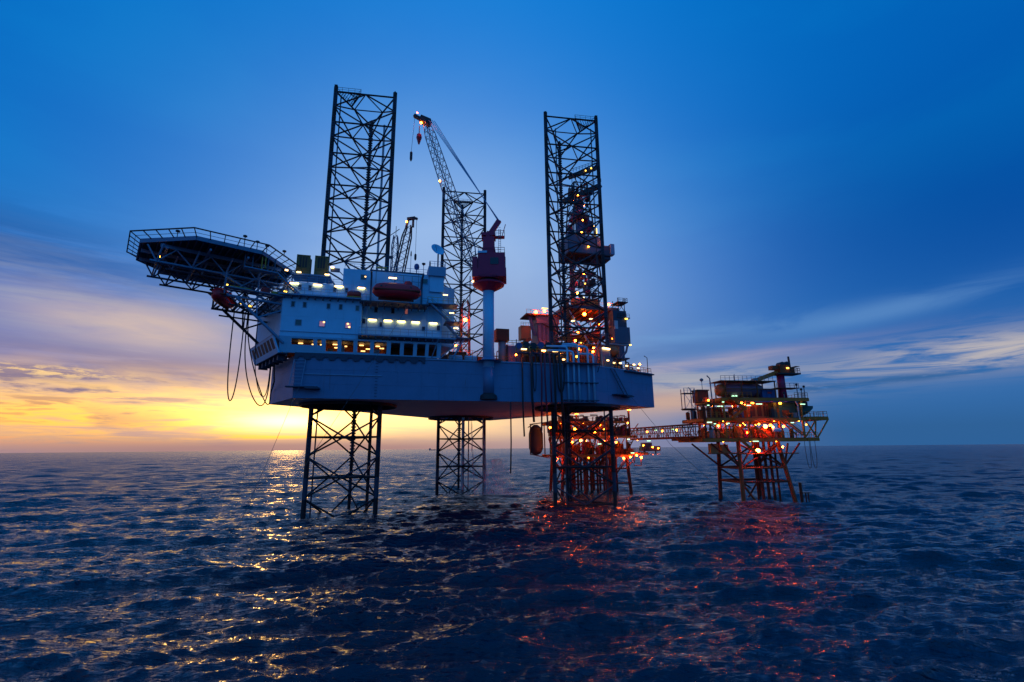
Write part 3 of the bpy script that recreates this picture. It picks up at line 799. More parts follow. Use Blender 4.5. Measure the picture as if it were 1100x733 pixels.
# ------------------------------------------------------------------ lifeboats
def lifeboat(name, label, loc, rot, L, mat='boat_red'):
    t = thing(name, label, 'lifeboat', loc, rot)
    n = 14; m = 16; vs = []; fs = []
    for i in range(n + 1):
        u = i / n; x = (u - .5) * L; e = (1 - abs(2 * u - 1) ** 3.4) ** .5 if 0 < u < 1 else .10
        w = 1.45 * L / 8 * max(e, .12); hb = 1.25 * L / 8 * max(e, .2) ** .7; ht = 1.45 * L / 8 * max(e, .12) ** .6
        for j in range(m):
            a = 2 * math.pi * j / m; c, s = math.cos(a), math.sin(a)
            y = w * (abs(c) ** .8) * (1 if c >= 0 else -1); z = (ht if s > 0 else hb) * (abs(s) ** .85) * (1 if s >= 0 else -1)
            vs.append((x, y, z))
    for i in range(n):
        for j in range(m): fs.append((i * m + j, (i + 1) * m + j, (i + 1) * m + (j + 1) % m, i * m + (j + 1) % m))
    fs.append(tuple(range(m))); fs.append(tuple(reversed(range(n * m, (n + 1) * m))))
    MB().add(vs, fs).build('canopy', mat, t, smooth=True)
    s_ = L / 8
    MB().box(-3.7 * s_, 3.7 * s_, -1.5 * s_, 1.5 * s_, -.12, .08).build('fender', 'rust', t)
    MB().lathe([(.75 * s_, 1.0 * s_), (.7 * s_, 1.75 * s_), (.5 * s_, 1.95 * s_)], (1.8 * s_, 0, 0), 10).build('cockpit', mat, t)
    for k in range(7): piece(t, 'porthole', ('port', name), lambda: MB().box(-.17, .17, -.03, .03, -.12, .12).mesh('porthole', 'pane'), ((-2.6 + k * .8) * s_, -1.30 * s_, .52 * s_))
    MB().box(-3.0 * s_, 2.8 * s_, -.1, .1, -1.55 * s_, -1.2 * s_).build('keel', 'rust', t)
    return t
lb = lifeboat('lifeboat', 'large enclosed red lifeboat on the front of the white block', sw(15.3, -2.9, 36.95), SA, 8.0)
dv = thing('lifeboat_davit', 'davit frame holding the red lifeboat above the balcony', 'davit', sw(15.3, -1.2, 35.3), SA)
for x in (-4.3, 4.3):
    MB().bar((x, .9, 0), (x, .9, 5.0), .3).bar((x, .9, 5.0), (x, -2.0, 5.1), .3).bar((x, .9, 3.2), (x, -1.0, 4.9), .18).build('davit_arm', 'frame_mid', dv)
    MB().bar((x * .82, -1.7, 5.0), (x * .82, -1.7, 2.9), .06).build('fall_wire', 'wire', dv)
MB().bar((-4.3, -1.9, 5.1), (4.3, -1.9, 5.1), .22).build('davit_beam', 'frame_mid', dv)
strip(dv, (-.8, -1.9, 4.0), 1.3, .18, .2, 'lamp_small'); strip(dv, (-1.4, -1.2, -.15), 1.2, .14, .3, 'lamp_room'); strip(dv, (.8, -1.2, -.15), 1.0, .14, .3, 'lamp_room')
MB().box(-2.2, 2.2, -2.2, -1.2, -.35, -.22).build('cradle', 'navy', dv)
raft = thing('rescue_boat', 'small red covered rescue boat left of the large lifeboat', 'rescue boat', sw(8.4, -1.4, 35.95), SA)
MB().lathe([(.15, -1.15), (.45, -1.1), (.55, -.4), (.55, .4), (.45, 1.1), (.15, 1.15)], (0, 0, .45), 12, 'x').build('hull', 'raft_red', raft, smooth=True)
MB().lathe([(.3, -.9), (.42, -.6), (.42, .6), (.3, .9)], (0, 0, .75), 10, 'x').build('cover', 'raft_red', raft)
MB().box(-1.2, 1.2, -.6, .6, -.12, .02).build('cradle', 'yellow', raft)
lb2 = lifeboat('lifeboat', 'dark red lifeboat hanging end-on beneath the helideck', rw(-22.6, -3.6, 34.3), AX + R_(62), 6.6)
# ------------------------------------------------------------------ helideck
HZ = 41.0
heli = thing('helideck', 'large octagonal helideck on steel trusses jutting out over the bow', 'helideck', rw(-23.4, 1.0, 0), AX)
O8 = [(11.37 * math.cos(R_(22.5 + 45 * k)), 11.37 * math.sin(R_(22.5 + 45 * k))) for k in range(8)]
MB().prism([(x * .99, y * .99) for x, y in O8], HZ, HZ + .3).build('deck_plate', 'navy', heli)
for k in range(8):
    a, b = O8[k], O8[(k + 1) % 8]
    MB().bar((*a, HZ + .05), (*b, HZ + .05), .22, .62).build('edge_beam', 'frame_blue', heli)
    # outward leaning safety net frame
    n = Vector((a[0] + b[0], a[1] + b[1], 0)).normalized() * 1.45
    A, B = Vector((*a, HZ + .2)), Vector((*b, HZ + .2)); sc = 1.13
    A2 = Vector((a[0] * sc, a[1] * sc, HZ + 1.0)); B2 = Vector((b[0] * sc, b[1] * sc, HZ + 1.0))
    m = MB().bar(A2, B2, .16).bar(A.lerp(A2, .5), B.lerp(B2, .5), .05)
    for i in range(6): m.bar(A.lerp(B, i / 5), A2.lerp(B2, i / 5), .11)
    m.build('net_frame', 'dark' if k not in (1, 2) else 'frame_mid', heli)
for i in range(25):          # stiffeners under the plate
    x = -10.2 + i * .85; w = min(10.2, 14.6 - abs(x)) - .1
    MB().box(x - .07, x + .07, -w, w, HZ - .42, HZ - .005).build('rib', 'frame_mid', heli)
for y in (-6.4, 2.0, 7.2, -2.3):
    xx = min(10.3, 14.6 - abs(y))
    MB().box(-xx, xx, y - .14, y + .14, HZ - .95, HZ - .43).build('girder', 'frame_blue', heli)
for x in (-7.4, -2.4, 2.6, 7.6):
    w = min(10.2, 14.6 - abs(x)); MB().box(x - .13, x + .13, -w, w, HZ - 1.25, HZ - .96).build('cross_girder', 'frame_blue', heli)
def truss(y, x0, x1, zb, zt, mat_b):
    beam(heli, 'truss_chord', (x0, y, zb), (x1, y, zb), .17, mat_b)
    n = 4; w = (x1 - x0 - 1.2) / n
    for i in range(n):
        a = x0 + .8 + i * w
        beam(heli, 'truss_brace', (a, y, zb), (a - 1.3 if i == 0 else a - w / 2, y, zt), .11, mat_b)
        beam(heli, 'truss_brace', (a, y, zb), (a + w / 2, y, zt), .11, mat_b)
        beam(heli, 'truss_brace', (a, y, zb), (a + .5, y - 1.6, zt), .13, 'frame_blue')
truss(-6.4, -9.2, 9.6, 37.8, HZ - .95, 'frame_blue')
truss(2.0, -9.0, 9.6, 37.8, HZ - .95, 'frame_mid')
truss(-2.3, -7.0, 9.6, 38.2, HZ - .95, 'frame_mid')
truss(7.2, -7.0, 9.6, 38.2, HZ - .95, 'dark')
for x in (-8.4, -3.7, 1.0, 5.7):
    beam(heli, 'truss_brace', (x, -6.4, 37.8), (x, 2.0, 37.8), .10, 'frame_mid'); beam(heli, 'truss_brace', (x, -6.4, 37.8), (x + 3.5, 2.0, 37.8), .08, 'dark')
# lower supporting frame back to the deckhouse
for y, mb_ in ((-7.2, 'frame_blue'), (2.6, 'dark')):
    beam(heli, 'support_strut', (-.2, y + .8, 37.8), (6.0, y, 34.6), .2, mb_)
    beam(heli, 'support_strut', (2.0, y, 34.3), (9.3, y - .6, 27.8), .24, mb_)
    beam(heli, 'support_strut', (0.2, y, 34.3), (9.6, y, 34.3), .2, mb_)
    beam(heli, 'support_strut', (9.5, y, 33.6), (5.2, y - .2, 31.4), .14, mb_); beam(heli, 'support_strut', (5.2, y, 31.4), (5.0, y, 34.3), .13, mb_)
    beam(heli, 'support_strut', (0.4, y, 34.3), (0.4, y, 38.0), .15, mb_); beam(heli, 'support_strut', (0.6, y, 34.3), (4.6, y, 37.8), .12, mb_)
    beam(heli, 'support_strut', (4.6, y, 34.3), (8.8, y, 37.8), .12, mb_); beam(heli, 'support_strut', (9.2, y, 34.3), (5.0, y, 37.8), .12, mb_)
    for x in (5.0, 9.0): beam(heli, 'support_strut', (x, y, 34.3), (x, y, 38), .15, mb_)
for x in (.4, 3.4, 6.4, 9.2):
    beam(heli, 'support_strut', (x, -7.2, 34.3), (x, 2.6, 34.3), .13, 'dark'); beam(heli, 'support_strut', (x, -7.2, 34.3), (x + 3, 2.6, 34.3), .09, 'dark')
    beam(heli, 'support_strut', (x, -7.2, 34.3), (x + 1.5, -2.3, 37.8), .10, 'frame_mid')
gm = MB()
for i in range(14): gm.box(.2 + i * .7, .32 + i * .7, -7.2, 2.6, 34.1, 34.25)
gm.build('lower_grating', 'grate', heli)
for i in range(9): beam(heli, 'lower_brace', (.4 + i, -7.1, 34.2), (1.6 + i, -7.1, 32.9), .07, 'frame_mid')
beam(heli, 'lower_brace', (1.2, -7.1, 32.9), (9.8, -7.1, 32.9), .14, 'dark'); beam(heli, 'lower_brace', (1.2, 1.0, 32.9), (9.8, 1.0, 32.9), .14, 'dark')
MB().box(.2, 9.8, -8.4, -7.2, 35.3, 35.45).build('walkway', 'frame_blue', heli)
MB().rail([(.2, -8.35, 35.45), (8.8, -8.35, 35.45)], 1.05, 1.2, .05).build('railing', 'frame_mid', heli)
MB().box(2.2, 7.0, -10.6, -9.2, 38.2, 38.35).build('walkway', 'frame_blue', heli)
for x in (2.3, 3.4, 5.6, 6.6): MB().bar((x, -9.4, 38.3), (x, -9.4, 40.9), .16).build('hanger', 'frame_mid', heli)
fl = MB(); a, b = Vector((7.0, -9.8, 38.3)), Vector((11.0, -9.0, 35.6))
for y in (-.45, .45): fl.bar(a + Vector((0, y, 0)), b + Vector((0, y, 0)), .1, .26); fl.bar(a + Vector((0, y, 1)), b + Vector((0, y, 1)), .06)
fl.build('stair_flight', 'frame_blue', heli)
fy = MB()
for k in range(12): p = a.lerp(b, (k + .5) / 12); fy.box(p.x - .13, p.x + .13, p.y - .45, p.y + .45, p.z - .03, p.z + .03)
fy.build('stair_treads', 'yellow', heli)
MB().bar((4.6, -9.9, 38.4), (4.6, -9.9, 40.6), .3, .12).bar((5.1, -9.9, 38.8), (5.1, -9.9, 40.7), .12).build('ladder', 'yellow', heli)
for p, mt in (((-8.1, -6.0, 38.7), 'lamp_orange'), ((8.5, -8.9, 39.6), 'lamp_small'), ((.6, -6.9, 36.0), 'lamp_yellow'), ((9.6, -8.6, 36.8), 'lamp_small'), ((9.8, -7.6, 35.2), 'lamp_yellow'), ((8.8, -8.2, 36.2), 'lamp_yellow'), ((3.0, -7.0, 33.4), 'lamp_yellow'), ((4.2, -7.0, 33.2), 'lamp_yellow')):
    if mt == 'lamp_orange': bulb(heli, p, 'lamp_amber', .10)
    else: strip(heli, p, .45, .2, .2, mt)
MB().box(1.0, 3.8, -8.3, -7.4, 35.46, 35.62).box(6.8, 9.0, -8.3, -7.6, 35.46, 35.9).build('equipment', 'yellow', heli)
MB().box(5.4, 6.6, -8.2, -7.2, 35.46, 36.3).build('fire_cabinet', 'raft_red', heli)
for x, y, h in ((-6.5, -8.0, 1.2), (3.6, -10.3, 1.5), (5.0, -10.3, 1.2), (1.8, -10.4, 1.9), (7.6, -10.2, 1.0)):
    MB().bar((x, y, HZ + .3), (x, y, HZ + h), .1).lathe([(.05, 0), (.3, .1), (.3, .3), (.1, .4)], (x, y, HZ + h), 8).build('fire_monitor', 'dark', heli)
# hoses drooping from under the helideck
hang('drooping_hose', 'leftmost long narrow hose loop hanging from the helideck frame', 'hose', uloop(rw(-20.6, -1.5, 33.5), rw(-19.2, -2.6, 32.8), 14.5, 24), .09, 'hose')
hang('drooping_hose', 'hose drooping from the helideck frame in a wide loop to the gallery foot', 'hose', uloop(rw(-18.8, -2.6, 32.8), rw(-13.6, 1.5, 26.0), 10.2, 24), .09, 'hose')
hang('drooping_hose', 'hose curving from the helideck strut to the bow corner of the hull', 'hose', uloop(rw(-18.6, -2.4, 32.8), rw(-12.4, 4.8, 21.5), 5.0, 24), .09, 'hose')
hang('drooping_hose', 'thin hose hanging nearest the white bow wall below the helideck', 'hose', uloop(rw(-16.8, -.6, 31.6), rw(-13.8, 1.2, 26.2), 8.4, 20), .07, 'hose')
hang('drooping_hose', 'black cable running down the hull bow face from the gallery', 'hose', [rw(-14.3, -3.2, 28.2), rw(-13.9, -1.5, 25.4), rw(-12.8, 1.8, 22.6), rw(-12.4, 4.8, 21.2)], .12, 'hose')

# ------------------------------------------------------------------ gear on the accommodation roof
def roofbox(name, label, s, t, z):
    o = thing(name, label, 'container', sw(s, t, z), SA, 'green lift boxes on the roof')
    MB().box(-1.0, 1.0, -.9, .9, .1, 3.5).build('body', 'olive', o)
    for x in (-1.02, 1.02): 
        for y in (-.92, .92): MB().bar((x, y, 0), (x, y, 3.6), .16).build('corner_post', 'olive', o)
    for z_ in (.05, 1.2, 3.55): MB().box(-1.1, 1.1, -1.0, -.9, z_ - .09, z_ + .09).build('rail', 'olive', o)
    for x in (-.45, 0, .45): MB().box(x - .14, x + .14, -.96, -.9, 1.4, 3.3).build('louvre', 'dark', o)
    return o
roofbox('roof_container', 'left green steel box standing on the front roof edge', -.5, 3.2, 40.45)
roofbox('roof_container', 'right green steel box standing on the front roof edge', 2.45, 3.0, 40.45)
rf = thing('roof_platform', 'steel platform under the two green boxes on the roof', 'platform', sw(1.0, 3.0, 38.5), SA)
MB().box(-3.1, 3.2, -1.8, 2, 1.6, 1.85).build('deck', 'frame_blue', rf)
for x in (-2.9, -.4, 1.3, 3.0): MB().bar((x, -1.6, 0), (x, -1.6, 1.6), .2).build('leg', 'frame_mid', rf)
MB().bar((3.1, -1.5, 3.0), (4.6, -1.5, 3.0), .5, .6).bar((4.4, -1.4, 3), (6.2, -1.2, 1.3), .12).build('winch_arm', 'frame_mid', rf)
for p in ((-1.9, -1.9, 2.0), (2.6, -1.9, 1.95)): strip(rf, p, .7, .15, .2, 'lamp_small')
strip(rf, (3.4, -2.0, 3.3), .5, .3, .2, 'lamp_small'); strip(rf, (6.4, -1.4, 2.2), .25, .9, .2, 'lamp_small')
dish = thing('satellite_dish', 'round grey satellite dish on the lookout cabin roof', 'satellite dish', sw(22.6, 2.0, 43.0), SA)
MB().tube([(0, 0, 0), (0, 0, 3.4)], .14).build('post', 'frame_mid', dish)
prof = [(.05, 0), (.5, .06), (.9, .2), (1.3, .48), (1.33, .44), (.9, .12), (.4, -.05), (.05, -.08)]
rm = Matrix.Translation((-.3, -.3, 3.9)) @ Matrix.Rotation(R_(62), 4, Vector((1, 0, 0))) @ Matrix.Rotation(R_(20), 4, Vector((0, 1, 0)))
MB().lathe(prof, n=22).xf(rm).build('reflector', 'house', dish, smooth=True)
MB().bar((-.3, -.4, 3.9), (-.7, -1.6, 4.5), .08).build('feed_arm', 'grey', dish)
dm = thing('radome', 'small blue dome aerial on a post on the penthouse roof', 'radome', sw(18.9, 4.0, 41.6), SA)
MB().tube([(0, 0, 0), (0, 0, 2.2)], .09).build('post', 'frame_mid', dm)
MB().lathe([(.1, 2.1), (.4, 2.25), (.5, 2.7), (.4, 3.15), (.1, 3.35)], n=14).build('dome', 'blue_box', dm, smooth=True)
for s, h, lb in ((17.8, 6.0, 'tall thin whip aerial with a dark collar behind the lifeboat'), (20.2, 3.6, 'short mast with a flat dark cap right of the dome aerial'), (21.4, 4.3, 'thin whip aerial just left of the satellite dish')):
    a = thing('aerial', lb, 'aerial', sw(s, 4.4, 41.6), SA)
    MB().tube([(0, 0, 0), (0, 0, h)], .05, 6).build('mast', 'frame_mid', a)
    MB().lathe([(.1, 0), (.13, .2), (.1, .9)] if h > 4 else [(.05, 0), (.35, .3), (.35, .5)], (0, 0, h - 1.1 if h > 4 else h - .4), 8).build('head', 'dark', a)
rd = thing('deck_raft', 'dark red canister on the roof left of the lookout cabin', 'life raft', sw(20.1, 2.5, 41.75), SA)
MB().lathe([(.1, -1), (.4, -.9), (.45, 0), (.4, .9), (.1, 1)], (0, 0, .2), 10, 'x').build('shell', 'raft_red', rd)
yb = thing('roof_beacon', 'small yellow frame on the roof beside the tall leg', 'beacon', sw(12.6, 1.5, 41.6), SA)
MB().box(-.9, .9, -.2, .2, .9, 1.15).bar((0, 0, 0), (0, 0, 1), .2).build('frame', 'yellow', yb)

# ------------------------------------------------------------------ cranes
def lattice_boom(parent, p, q, w0, w1, name, mat, n, side, cr=.11):
    """four chords with zigzag lacing; returned as parts: four chords and one part per lacing face"""
    p, q = Vector(p), Vector(q); d = (q - p).normalized(); a = side.normalized(); b = d.cross(a).normalized()
    def corner(f, i):
        w = w0 + (w1 - w0) * f if f > .12 else .5 + (w0 - .5) * f / .12
        if f > .88: w = w1 * (1 - .45 * (f - .88) / .12)
        sx, sy = ((-1, -1), (1, -1), (1, 1), (-1, 1))[i]; return p.lerp(q, f) + a * (sx * w / 2) + b * (sy * w / 2)
    fr = [0] + [i / n for i in range(1, n)] + [1]
    for i in range(4):
        MB().tube([corner(f, i) for f in (0, .12, .5, .88, 1)], cr, 6).build('boom_chord', mat[0], parent)
    for i in range(4):
        j = (i + 1) % 4
        for k in range(n):
            c0 = corner(fr[k], i if k % 2 else j); c1 = corner(fr[k + 1], j if k % 2 else i); beam(parent, 'lacing', c0, c1, .055, mat[1], 6)
crane = thing('pedestal_crane', 'dark red pedestal crane with long lattice boom raised to the upper left', 'crane', sw(31.8, .2, 0), 0)
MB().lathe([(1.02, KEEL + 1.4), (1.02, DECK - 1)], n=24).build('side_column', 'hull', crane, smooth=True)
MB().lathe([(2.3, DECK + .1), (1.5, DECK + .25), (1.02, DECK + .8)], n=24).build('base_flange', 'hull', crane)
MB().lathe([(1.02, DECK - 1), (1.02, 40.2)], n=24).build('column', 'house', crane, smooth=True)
MB().lathe([(1.0, KEEL + .2), (1.6, KEEL + .3), (1.5, KEEL + 1.0), (.9, KEEL + 1.45)], n=16).build('column_foot', 'dark', crane)
MB().lathe([(1.1, 39.3), (2.9, 40.4), (2.95, 40.7), (1.1, 40.7)], n=20).build('ring_platform', 'crane_red', crane)
MB().rail([(2.85 * math.cos(R_(a)), 2.85 * math.sin(R_(a)), 40.7) for a in range(0, 360, 24)], 1.0, 1.2, .05, closed=True).build('railing', 'crane_red', crane)
MB().lathe([(1.5, 40.7), (1.6, 41.5)], n=18).build('slew_ring', 'dark', crane)
cab = MB().prism([(-2.9, -2.2), (3.3, -2.2), (3.3, 2.4), (-2.9, 2.4)], 41.5, 43.1); cab.build('machinery_deck', 'crane_red', crane)
MB().prism([(-1.9, -1.9), (3.1, -1.9), (3.1, 2.2), (-1.9, 2.2)], 43.1, 46.2).build('machinery_house', 'crane_red', crane)
MB().box(.4, 1.9, -1.98, -1.9, 43.9, 45.2).build('window', 'pane', crane); MB().box(-2.9, -1.95, -2.1, -.6, 43.1, 45.3).build('operator_cab', 'crane_red', crane)
MB().box(3.1, 3.2, -1.2, .6, 43.9, 45.6).build('window', 'pane', crane)
MB().rail([(-1.8, -1.8, 46.2), (3.0, -1.8, 46.2), (3.0, 2.1, 46.2)], 1.0, 1.2, .05).build('railing', 'crane_red', crane)
MB().box(-1.9, -.2, -2.05, -1.95, 46.1, 46.5).build('lamp_board', 'house', crane)
for y in (-1.2, 1.2):
    MB().bar((-.9, y, 46.2), (.1, y, 50.6), .55, .7).bar((1.2, y, 46.2), (.4, y, 50.4), .4, .5).build('gantry_post', 'crane_red', crane)
MB().prism([(-1.3, -1.5), (1.3, -1.5), (1.3, 1.5), (-1.3, 1.5)], 49.8, 50.4).bar((0, 0, 50.2), (2.0, 0, 53.4), .7, .9).build('gantry_head', 'crane_red', crane)
MB().box(-1.0, 1.1, -1.5, 1.5, 46.3, 49.5).build('winch_house', 'crane_red', crane)
MB().box(1.3, 3.0, -.6, .6, 49.9, 50.05).rail([(1.4, -.5, 50.05), (3.0, -.5, 50.05), (3.0, .5, 50.05)], 1.1, .8, .05).bar((2.5, 0, 50.1), (3.2, 0, 52.6), .3, .1).build('sheave_platform', 'crane_red', crane)
lad = MB()
for k in range(14): lad.bar((1.9, -.9, 46.4 + k * .4), (2.3, -.9, 46.4 + k * .4), .05)
lad.bar((1.9, -.9, 46.2), (1.9, -.9, 51.2), .07).bar((2.3, -.9, 46.2), (2.3, -.9, 51.2), .07).build('ladder', 'frame_mid', crane)
ct = sw(31.8, .2, 0); hl = Vector((-2.4, 0.6, 43.4)); tp = Vector((-22.3, 115, 95.5)) - ct
bd = (tp - hl).normalized(); sidev = bd.cross(Vector((0, 0, 1))).normalized()
lattice_boom(crane, hl, tp, 2.1, 1.9, 'boom', ('frame_mid', 'leg_light'), 34, sidev)
tipd = Vector((-25.4, 115, 97.4)) - ct
MB().bar(tp - Vector((-1.2, 0, .4)), tp + (tipd - tp) * .45, 1.9, 1.5).bar(tp, tipd, .9, .8).build('boom_head', 'dark', crane)
for o_ in (-.5, -.17, .17, .5):
    MB().tube([Vector((2.0, o_, 53.2)), tp + sidev * o_ * 1.8 + Vector((1.4, 0, .6))], .075, 5).build('luffing_wire', 'frame_blue', crane)
hk = tipd + Vector((.2, 0, -.4))
MB().tube([hk, hk - Vector((.6, 0, 10.2))], .05, 5).build('hoist_wire', 'wire', crane)
MB().lathe([(.1, 0), (.35, -.3), (.35, -2.2), (.15, -2.8)], tuple(hk - Vector((.6, 0, 10.2))), 8).build('hook', 'dark', crane)
mk = tp + Vector((-1.6, 0, -1.2))
MB().tube([mk, mk - Vector((0, 0, 2.4))], .12, 5).build('hoist_wire', 'dark', crane)
MB().lathe([(.1, 0), (.6, -.4), (.75, -1.3), (.5, -2.1), (.2, -3.2)], tuple(mk - Vector((0, 0, 2.2))), 10).build('hook_block', 'boat_red', crane)
bulb(crane, tp + Vector((-1.0, -.9, -.9)), 'lamp_orange', .26); bulb(crane, tipd + Vector((.8, 0, .9)), 'lamp_red', .1); bulb(crane, hl.lerp(tp, .50) + Vector((-1.4, -.8, .3)), 'lamp_amber', .22)
bulb(crane, (-2.8, -1.2, 40.9), 'lamp_small', .2)
# second crane behind the block, boom only above the roof
cr2 = thing('lattice_crane', 'blue lattice boom of a second crane rising behind the lifeboat', 'crane', Vector((-29.2, 124, 0)), 0)
MB().lathe([(1.2, DECK), (1.2, 41), (2.6, 41.5), (2.6, 43.5), (1, 44.5)], (0, 0, 0), 16).build('pedestal', 'hull', cr2)
c2p = Vector((-2.6, -1.0, 43.5)); c2q = Vector((2.5, -4, 68.3))
lattice_boom(cr2, c2p, c2q, 2.7, 1.9, 'boom', ('dark', 'frame_mid'), 22, Vector((1, 0, 0)), .19)
MB().bar((1.7, -4, 67.9), (2.3, -4, 70.4), .5).bar((3.5, -4, 67.9), (3.5, -4, 70.4), .5).bar((1.9, -4, 70.2), (4.0, -4, 70.5), .7).bar((3.6, -4, 70.6), (4.6, -4, 70.2), .6, .5).build('boom_head', 'dark', cr2)
MB().tube([(4.4, -4, 70.2), (4.4, -4, 60.5)], .05, 5).build('hoist_wire', 'wire', cr2); MB().lathe([(.1, 0), (.3, -.3), (.3, -1.5), (.1, -1.9)], (4.4, -4, 60.5), 8).build('hook', 'dark', cr2)
bulb(cr2, (2.0, -5.0, 69.0), 'lamp_amber', .25)
mast = thing('radio_mast', 'narrow grey lattice mast with aerials left of the second crane boom', 'mast', Vector((-30.4, 120, 41)), 0)
lattice_boom(mast, (0, 0, 0), (0.3, 0, 24.5), 1.2, 1.5, 'boom', ('frame_mid', 'frame_mid'), 18, Vector((1, 0, 0)), .13)
MB().bar((-1.2, 0, 24.6), (1.2, 0, 26.4), .14).bar((.3, 0, 24.4), (.3, 0, 27.2), .12).box(-1.1, -.4, -.2, .2, 18.2, 18.9).box(-1.2, -.4, -.2, .2, 13.2, 14).build('aerials', 'dark', mast, kind='stuff')

# ------------------------------------------------------------------ things on the main deck aft of the block
vt = thing('exhaust_stack', 'square headed exhaust stack right of the crane column', 'vent stack', sw(35.3, 4.0, DECK), SA)
MB().lathe([(.75, 0), (.75, 5.0)], n=16).build('duct', 'grey', vt, smooth=True)
MB().box(-1.35, 1.15, -1.0, 1.0, 4.7, 7.0).build('hood', 'rust', vt)
def cyl_tank(name, label, loc, rot, r, L, mat, cat='tank', group=None):
    t = thing(name, label, cat, loc, rot, group)
    MB().lathe([(.05, -L / 2 - r * .35), (r * .6, -L / 2 - r * .25), (r, -L / 2), (r, L / 2), (r * .6, L / 2 + r * .25), (.05, L / 2 + r * .35)], (0, 0, r + .35), 18, 'x').build('shell', mat, t, smooth=True)
    for x in (-L * .3, L * .3): MB().box(x - .12, x + .12, -r * .8, r * .8, 0, r * .7).build('saddle', 'dark', t)
    return t
cyl_tank('deck_tank', 'pale blue tank on deck furthest left, beside the crane column', sw(26.2, 2.5, DECK), SA, .55, 2.2, 'house')
cyl_tank('deck_tank', 'pale blue tank on deck nearest the crane column on its left', sw(29.0, 2.5, DECK), SA, .55, 2.0, 'house')
box_specs = [('equipment_cabinet', 'mauve cabinet on deck right of the exhaust stack', 'mauve', 37.4, 4, 2.6, 2.2, 3.8), ('equipment_cabinet', 'rust coloured crate low behind the crane column', 'rust', 33.2, 6, 1.6, 1.6, 2.6),
    ('equipment_cabinet', 'yellow ochre frame box beside the mauve cabinet', 'ochre', 40.0, 6.5, 2.0, 2, 4.2), ('equipment_cabinet', 'long dark container behind the hanging hoses', 'frame_mid', 43.5, 5, 5.2, 2.4, 2.6),
    ('equipment_cabinet', 'ochre skid at the deck edge under the left white lamp', 'ochre_dark', 40.4, 2, 2.6, 1.6, 1.6), ('equipment_cabinet', 'grey cabinet at the deck edge left of the bent pipes', 'grey', 45.6, 2.2, 1.5, 1.4, 2.2),
    ('equipment_cabinet', 'rusty orange skid behind the crane column near the far leg', 'rust', 27.2, 7, 3.2, 2, 2.8)]
for nm, lb_, mt, s, t_, w, d_, h in box_specs:
    o = thing(nm, lb_, 'cabinet', sw(s, t_, DECK), SA)
    MB().box(-w / 2, w / 2, -d_ / 2, d_ / 2, .15, h).build('body', mt, o)
    for x in (-w / 2, w / 2): MB().bar((x, -d_ / 2 - .03, 0), (x, -d_ / 2 - .03, h + .08), .14).build('post', 'dark', o)
    MB().box(-w * .3, w * .3, -d_ / 2 - .06, -d_ / 2, h * .3, h * .75).build('door', mt, o)
    MB().rail([(-w / 2, -d_ / 2, h), (w / 2, -d_ / 2, h)], 1.0, .9, .05).build('railing', 'yellow', o)
rr = random.Random(3)
# manifold of valves, hose reels and pipes along the deck edge where the hoses come out
mf = thing('hose_manifold', 'crowded dark hose station with small lamps at the deck edge above the hanging hoses', 'hose station', sw(41.5, .9, DECK), SA)
MB().box(-4.6, 5.6, -.9, .2, 1.9, 2.1).build('upper_walkway', 'navy', mf)
for x in [-4.5 + i * 1.45 for i in range(8)]: MB().bar((x, -.8, 0), (x, -.8, 4.4), .13).build('post', 'dark', mf)
for i in range(7):
    x = -4.0 + i * 1.4; z = 3.3 + rr.uniform(-.3, .5)
    MB().lathe([(.18, -.3), (.62, -.28), (.62, -.2), (.3, -.18), (.3, .18), (.62, .2), (.62, .28), (.18, .3)], (x, -.7, z), 14, 'y').build('hose_reel', 'blue_box' if i % 3 == 0 else 'dark', mf)
for i in range(22):
    x = rr.uniform(-4.5, 5.4); MB().tube([(x, -.3, 0), (x, -.3, rr.uniform(1.0, 3.8)), (x + rr.uniform(-.8, .8), .2, rr.uniform(3.0, 4.2))], rr.uniform(.06, .14), 6).build('pipe', rr.choice(['ochre_dark', 'rust', 'frame_mid', 'mauve', 'dark']), mf)
for p, w in (((-3.1, -.9, 2.6), 1.0), ((.7, -.9, 2.5), .8), ((3.0, -.9, 2.5), 1.1), ((4.6, -.8, 1.0), .4)): strip(mf, p, w, .22, .2, 'lamp_small')
bulb(mf, (-4.6, -.9, 1.5), 'lamp_orange', .14); bulb(mf, (5.3, -.2, 1.2), 'lamp_yellow', .15)
MB().rail([(-4.6, -.95, 2.1), (5.6, -.95, 2.1)], 1.1, 1.2, .05).build('railing', 'yellow', mf)
dr = thing('deck_edge_rail', 'ochre guard rail and pipe stubs along the hull deck edge', 'guard rail', sw(24, .3, DECK), SA)
MB().rail([(0.5, 0, .1), (12.2, 0, .1)], 1.1, 1.4, .05).build('railing', 'ochre', dr)
MB().rail([(22.2, 0, .1), (27.3, 0, .1)], 1.1, 1.4, .05).build('railing', 'ochre', dr)
# braced steel lamp tower behind the crane column, with its sodium floodlights
lt = thing('lamp_tower', 'thin lattice lamp tower with three orange floodlights behind the crane column', 'lamp tower', sw(29.6, 12, DECK), SA)
lattice_boom(lt, (0, 0, 0), (0, 0, 15), 1.8, 1.4, 'b', ('rust', 'rust'), 9, Vector((1, 0, 0)))
bulb(lt, (-.2, -1.0, 10.4), r=.34); bulb(lt, (-2.0, -1, 5.0), r=.2); bulb(lt, (-.4, -1.0, 3.4), r=.26)
MB().bar((-2.0, -.9, 5), (0, -.6, 5.4), .14).build('lamp_arm', 'rust', lt)
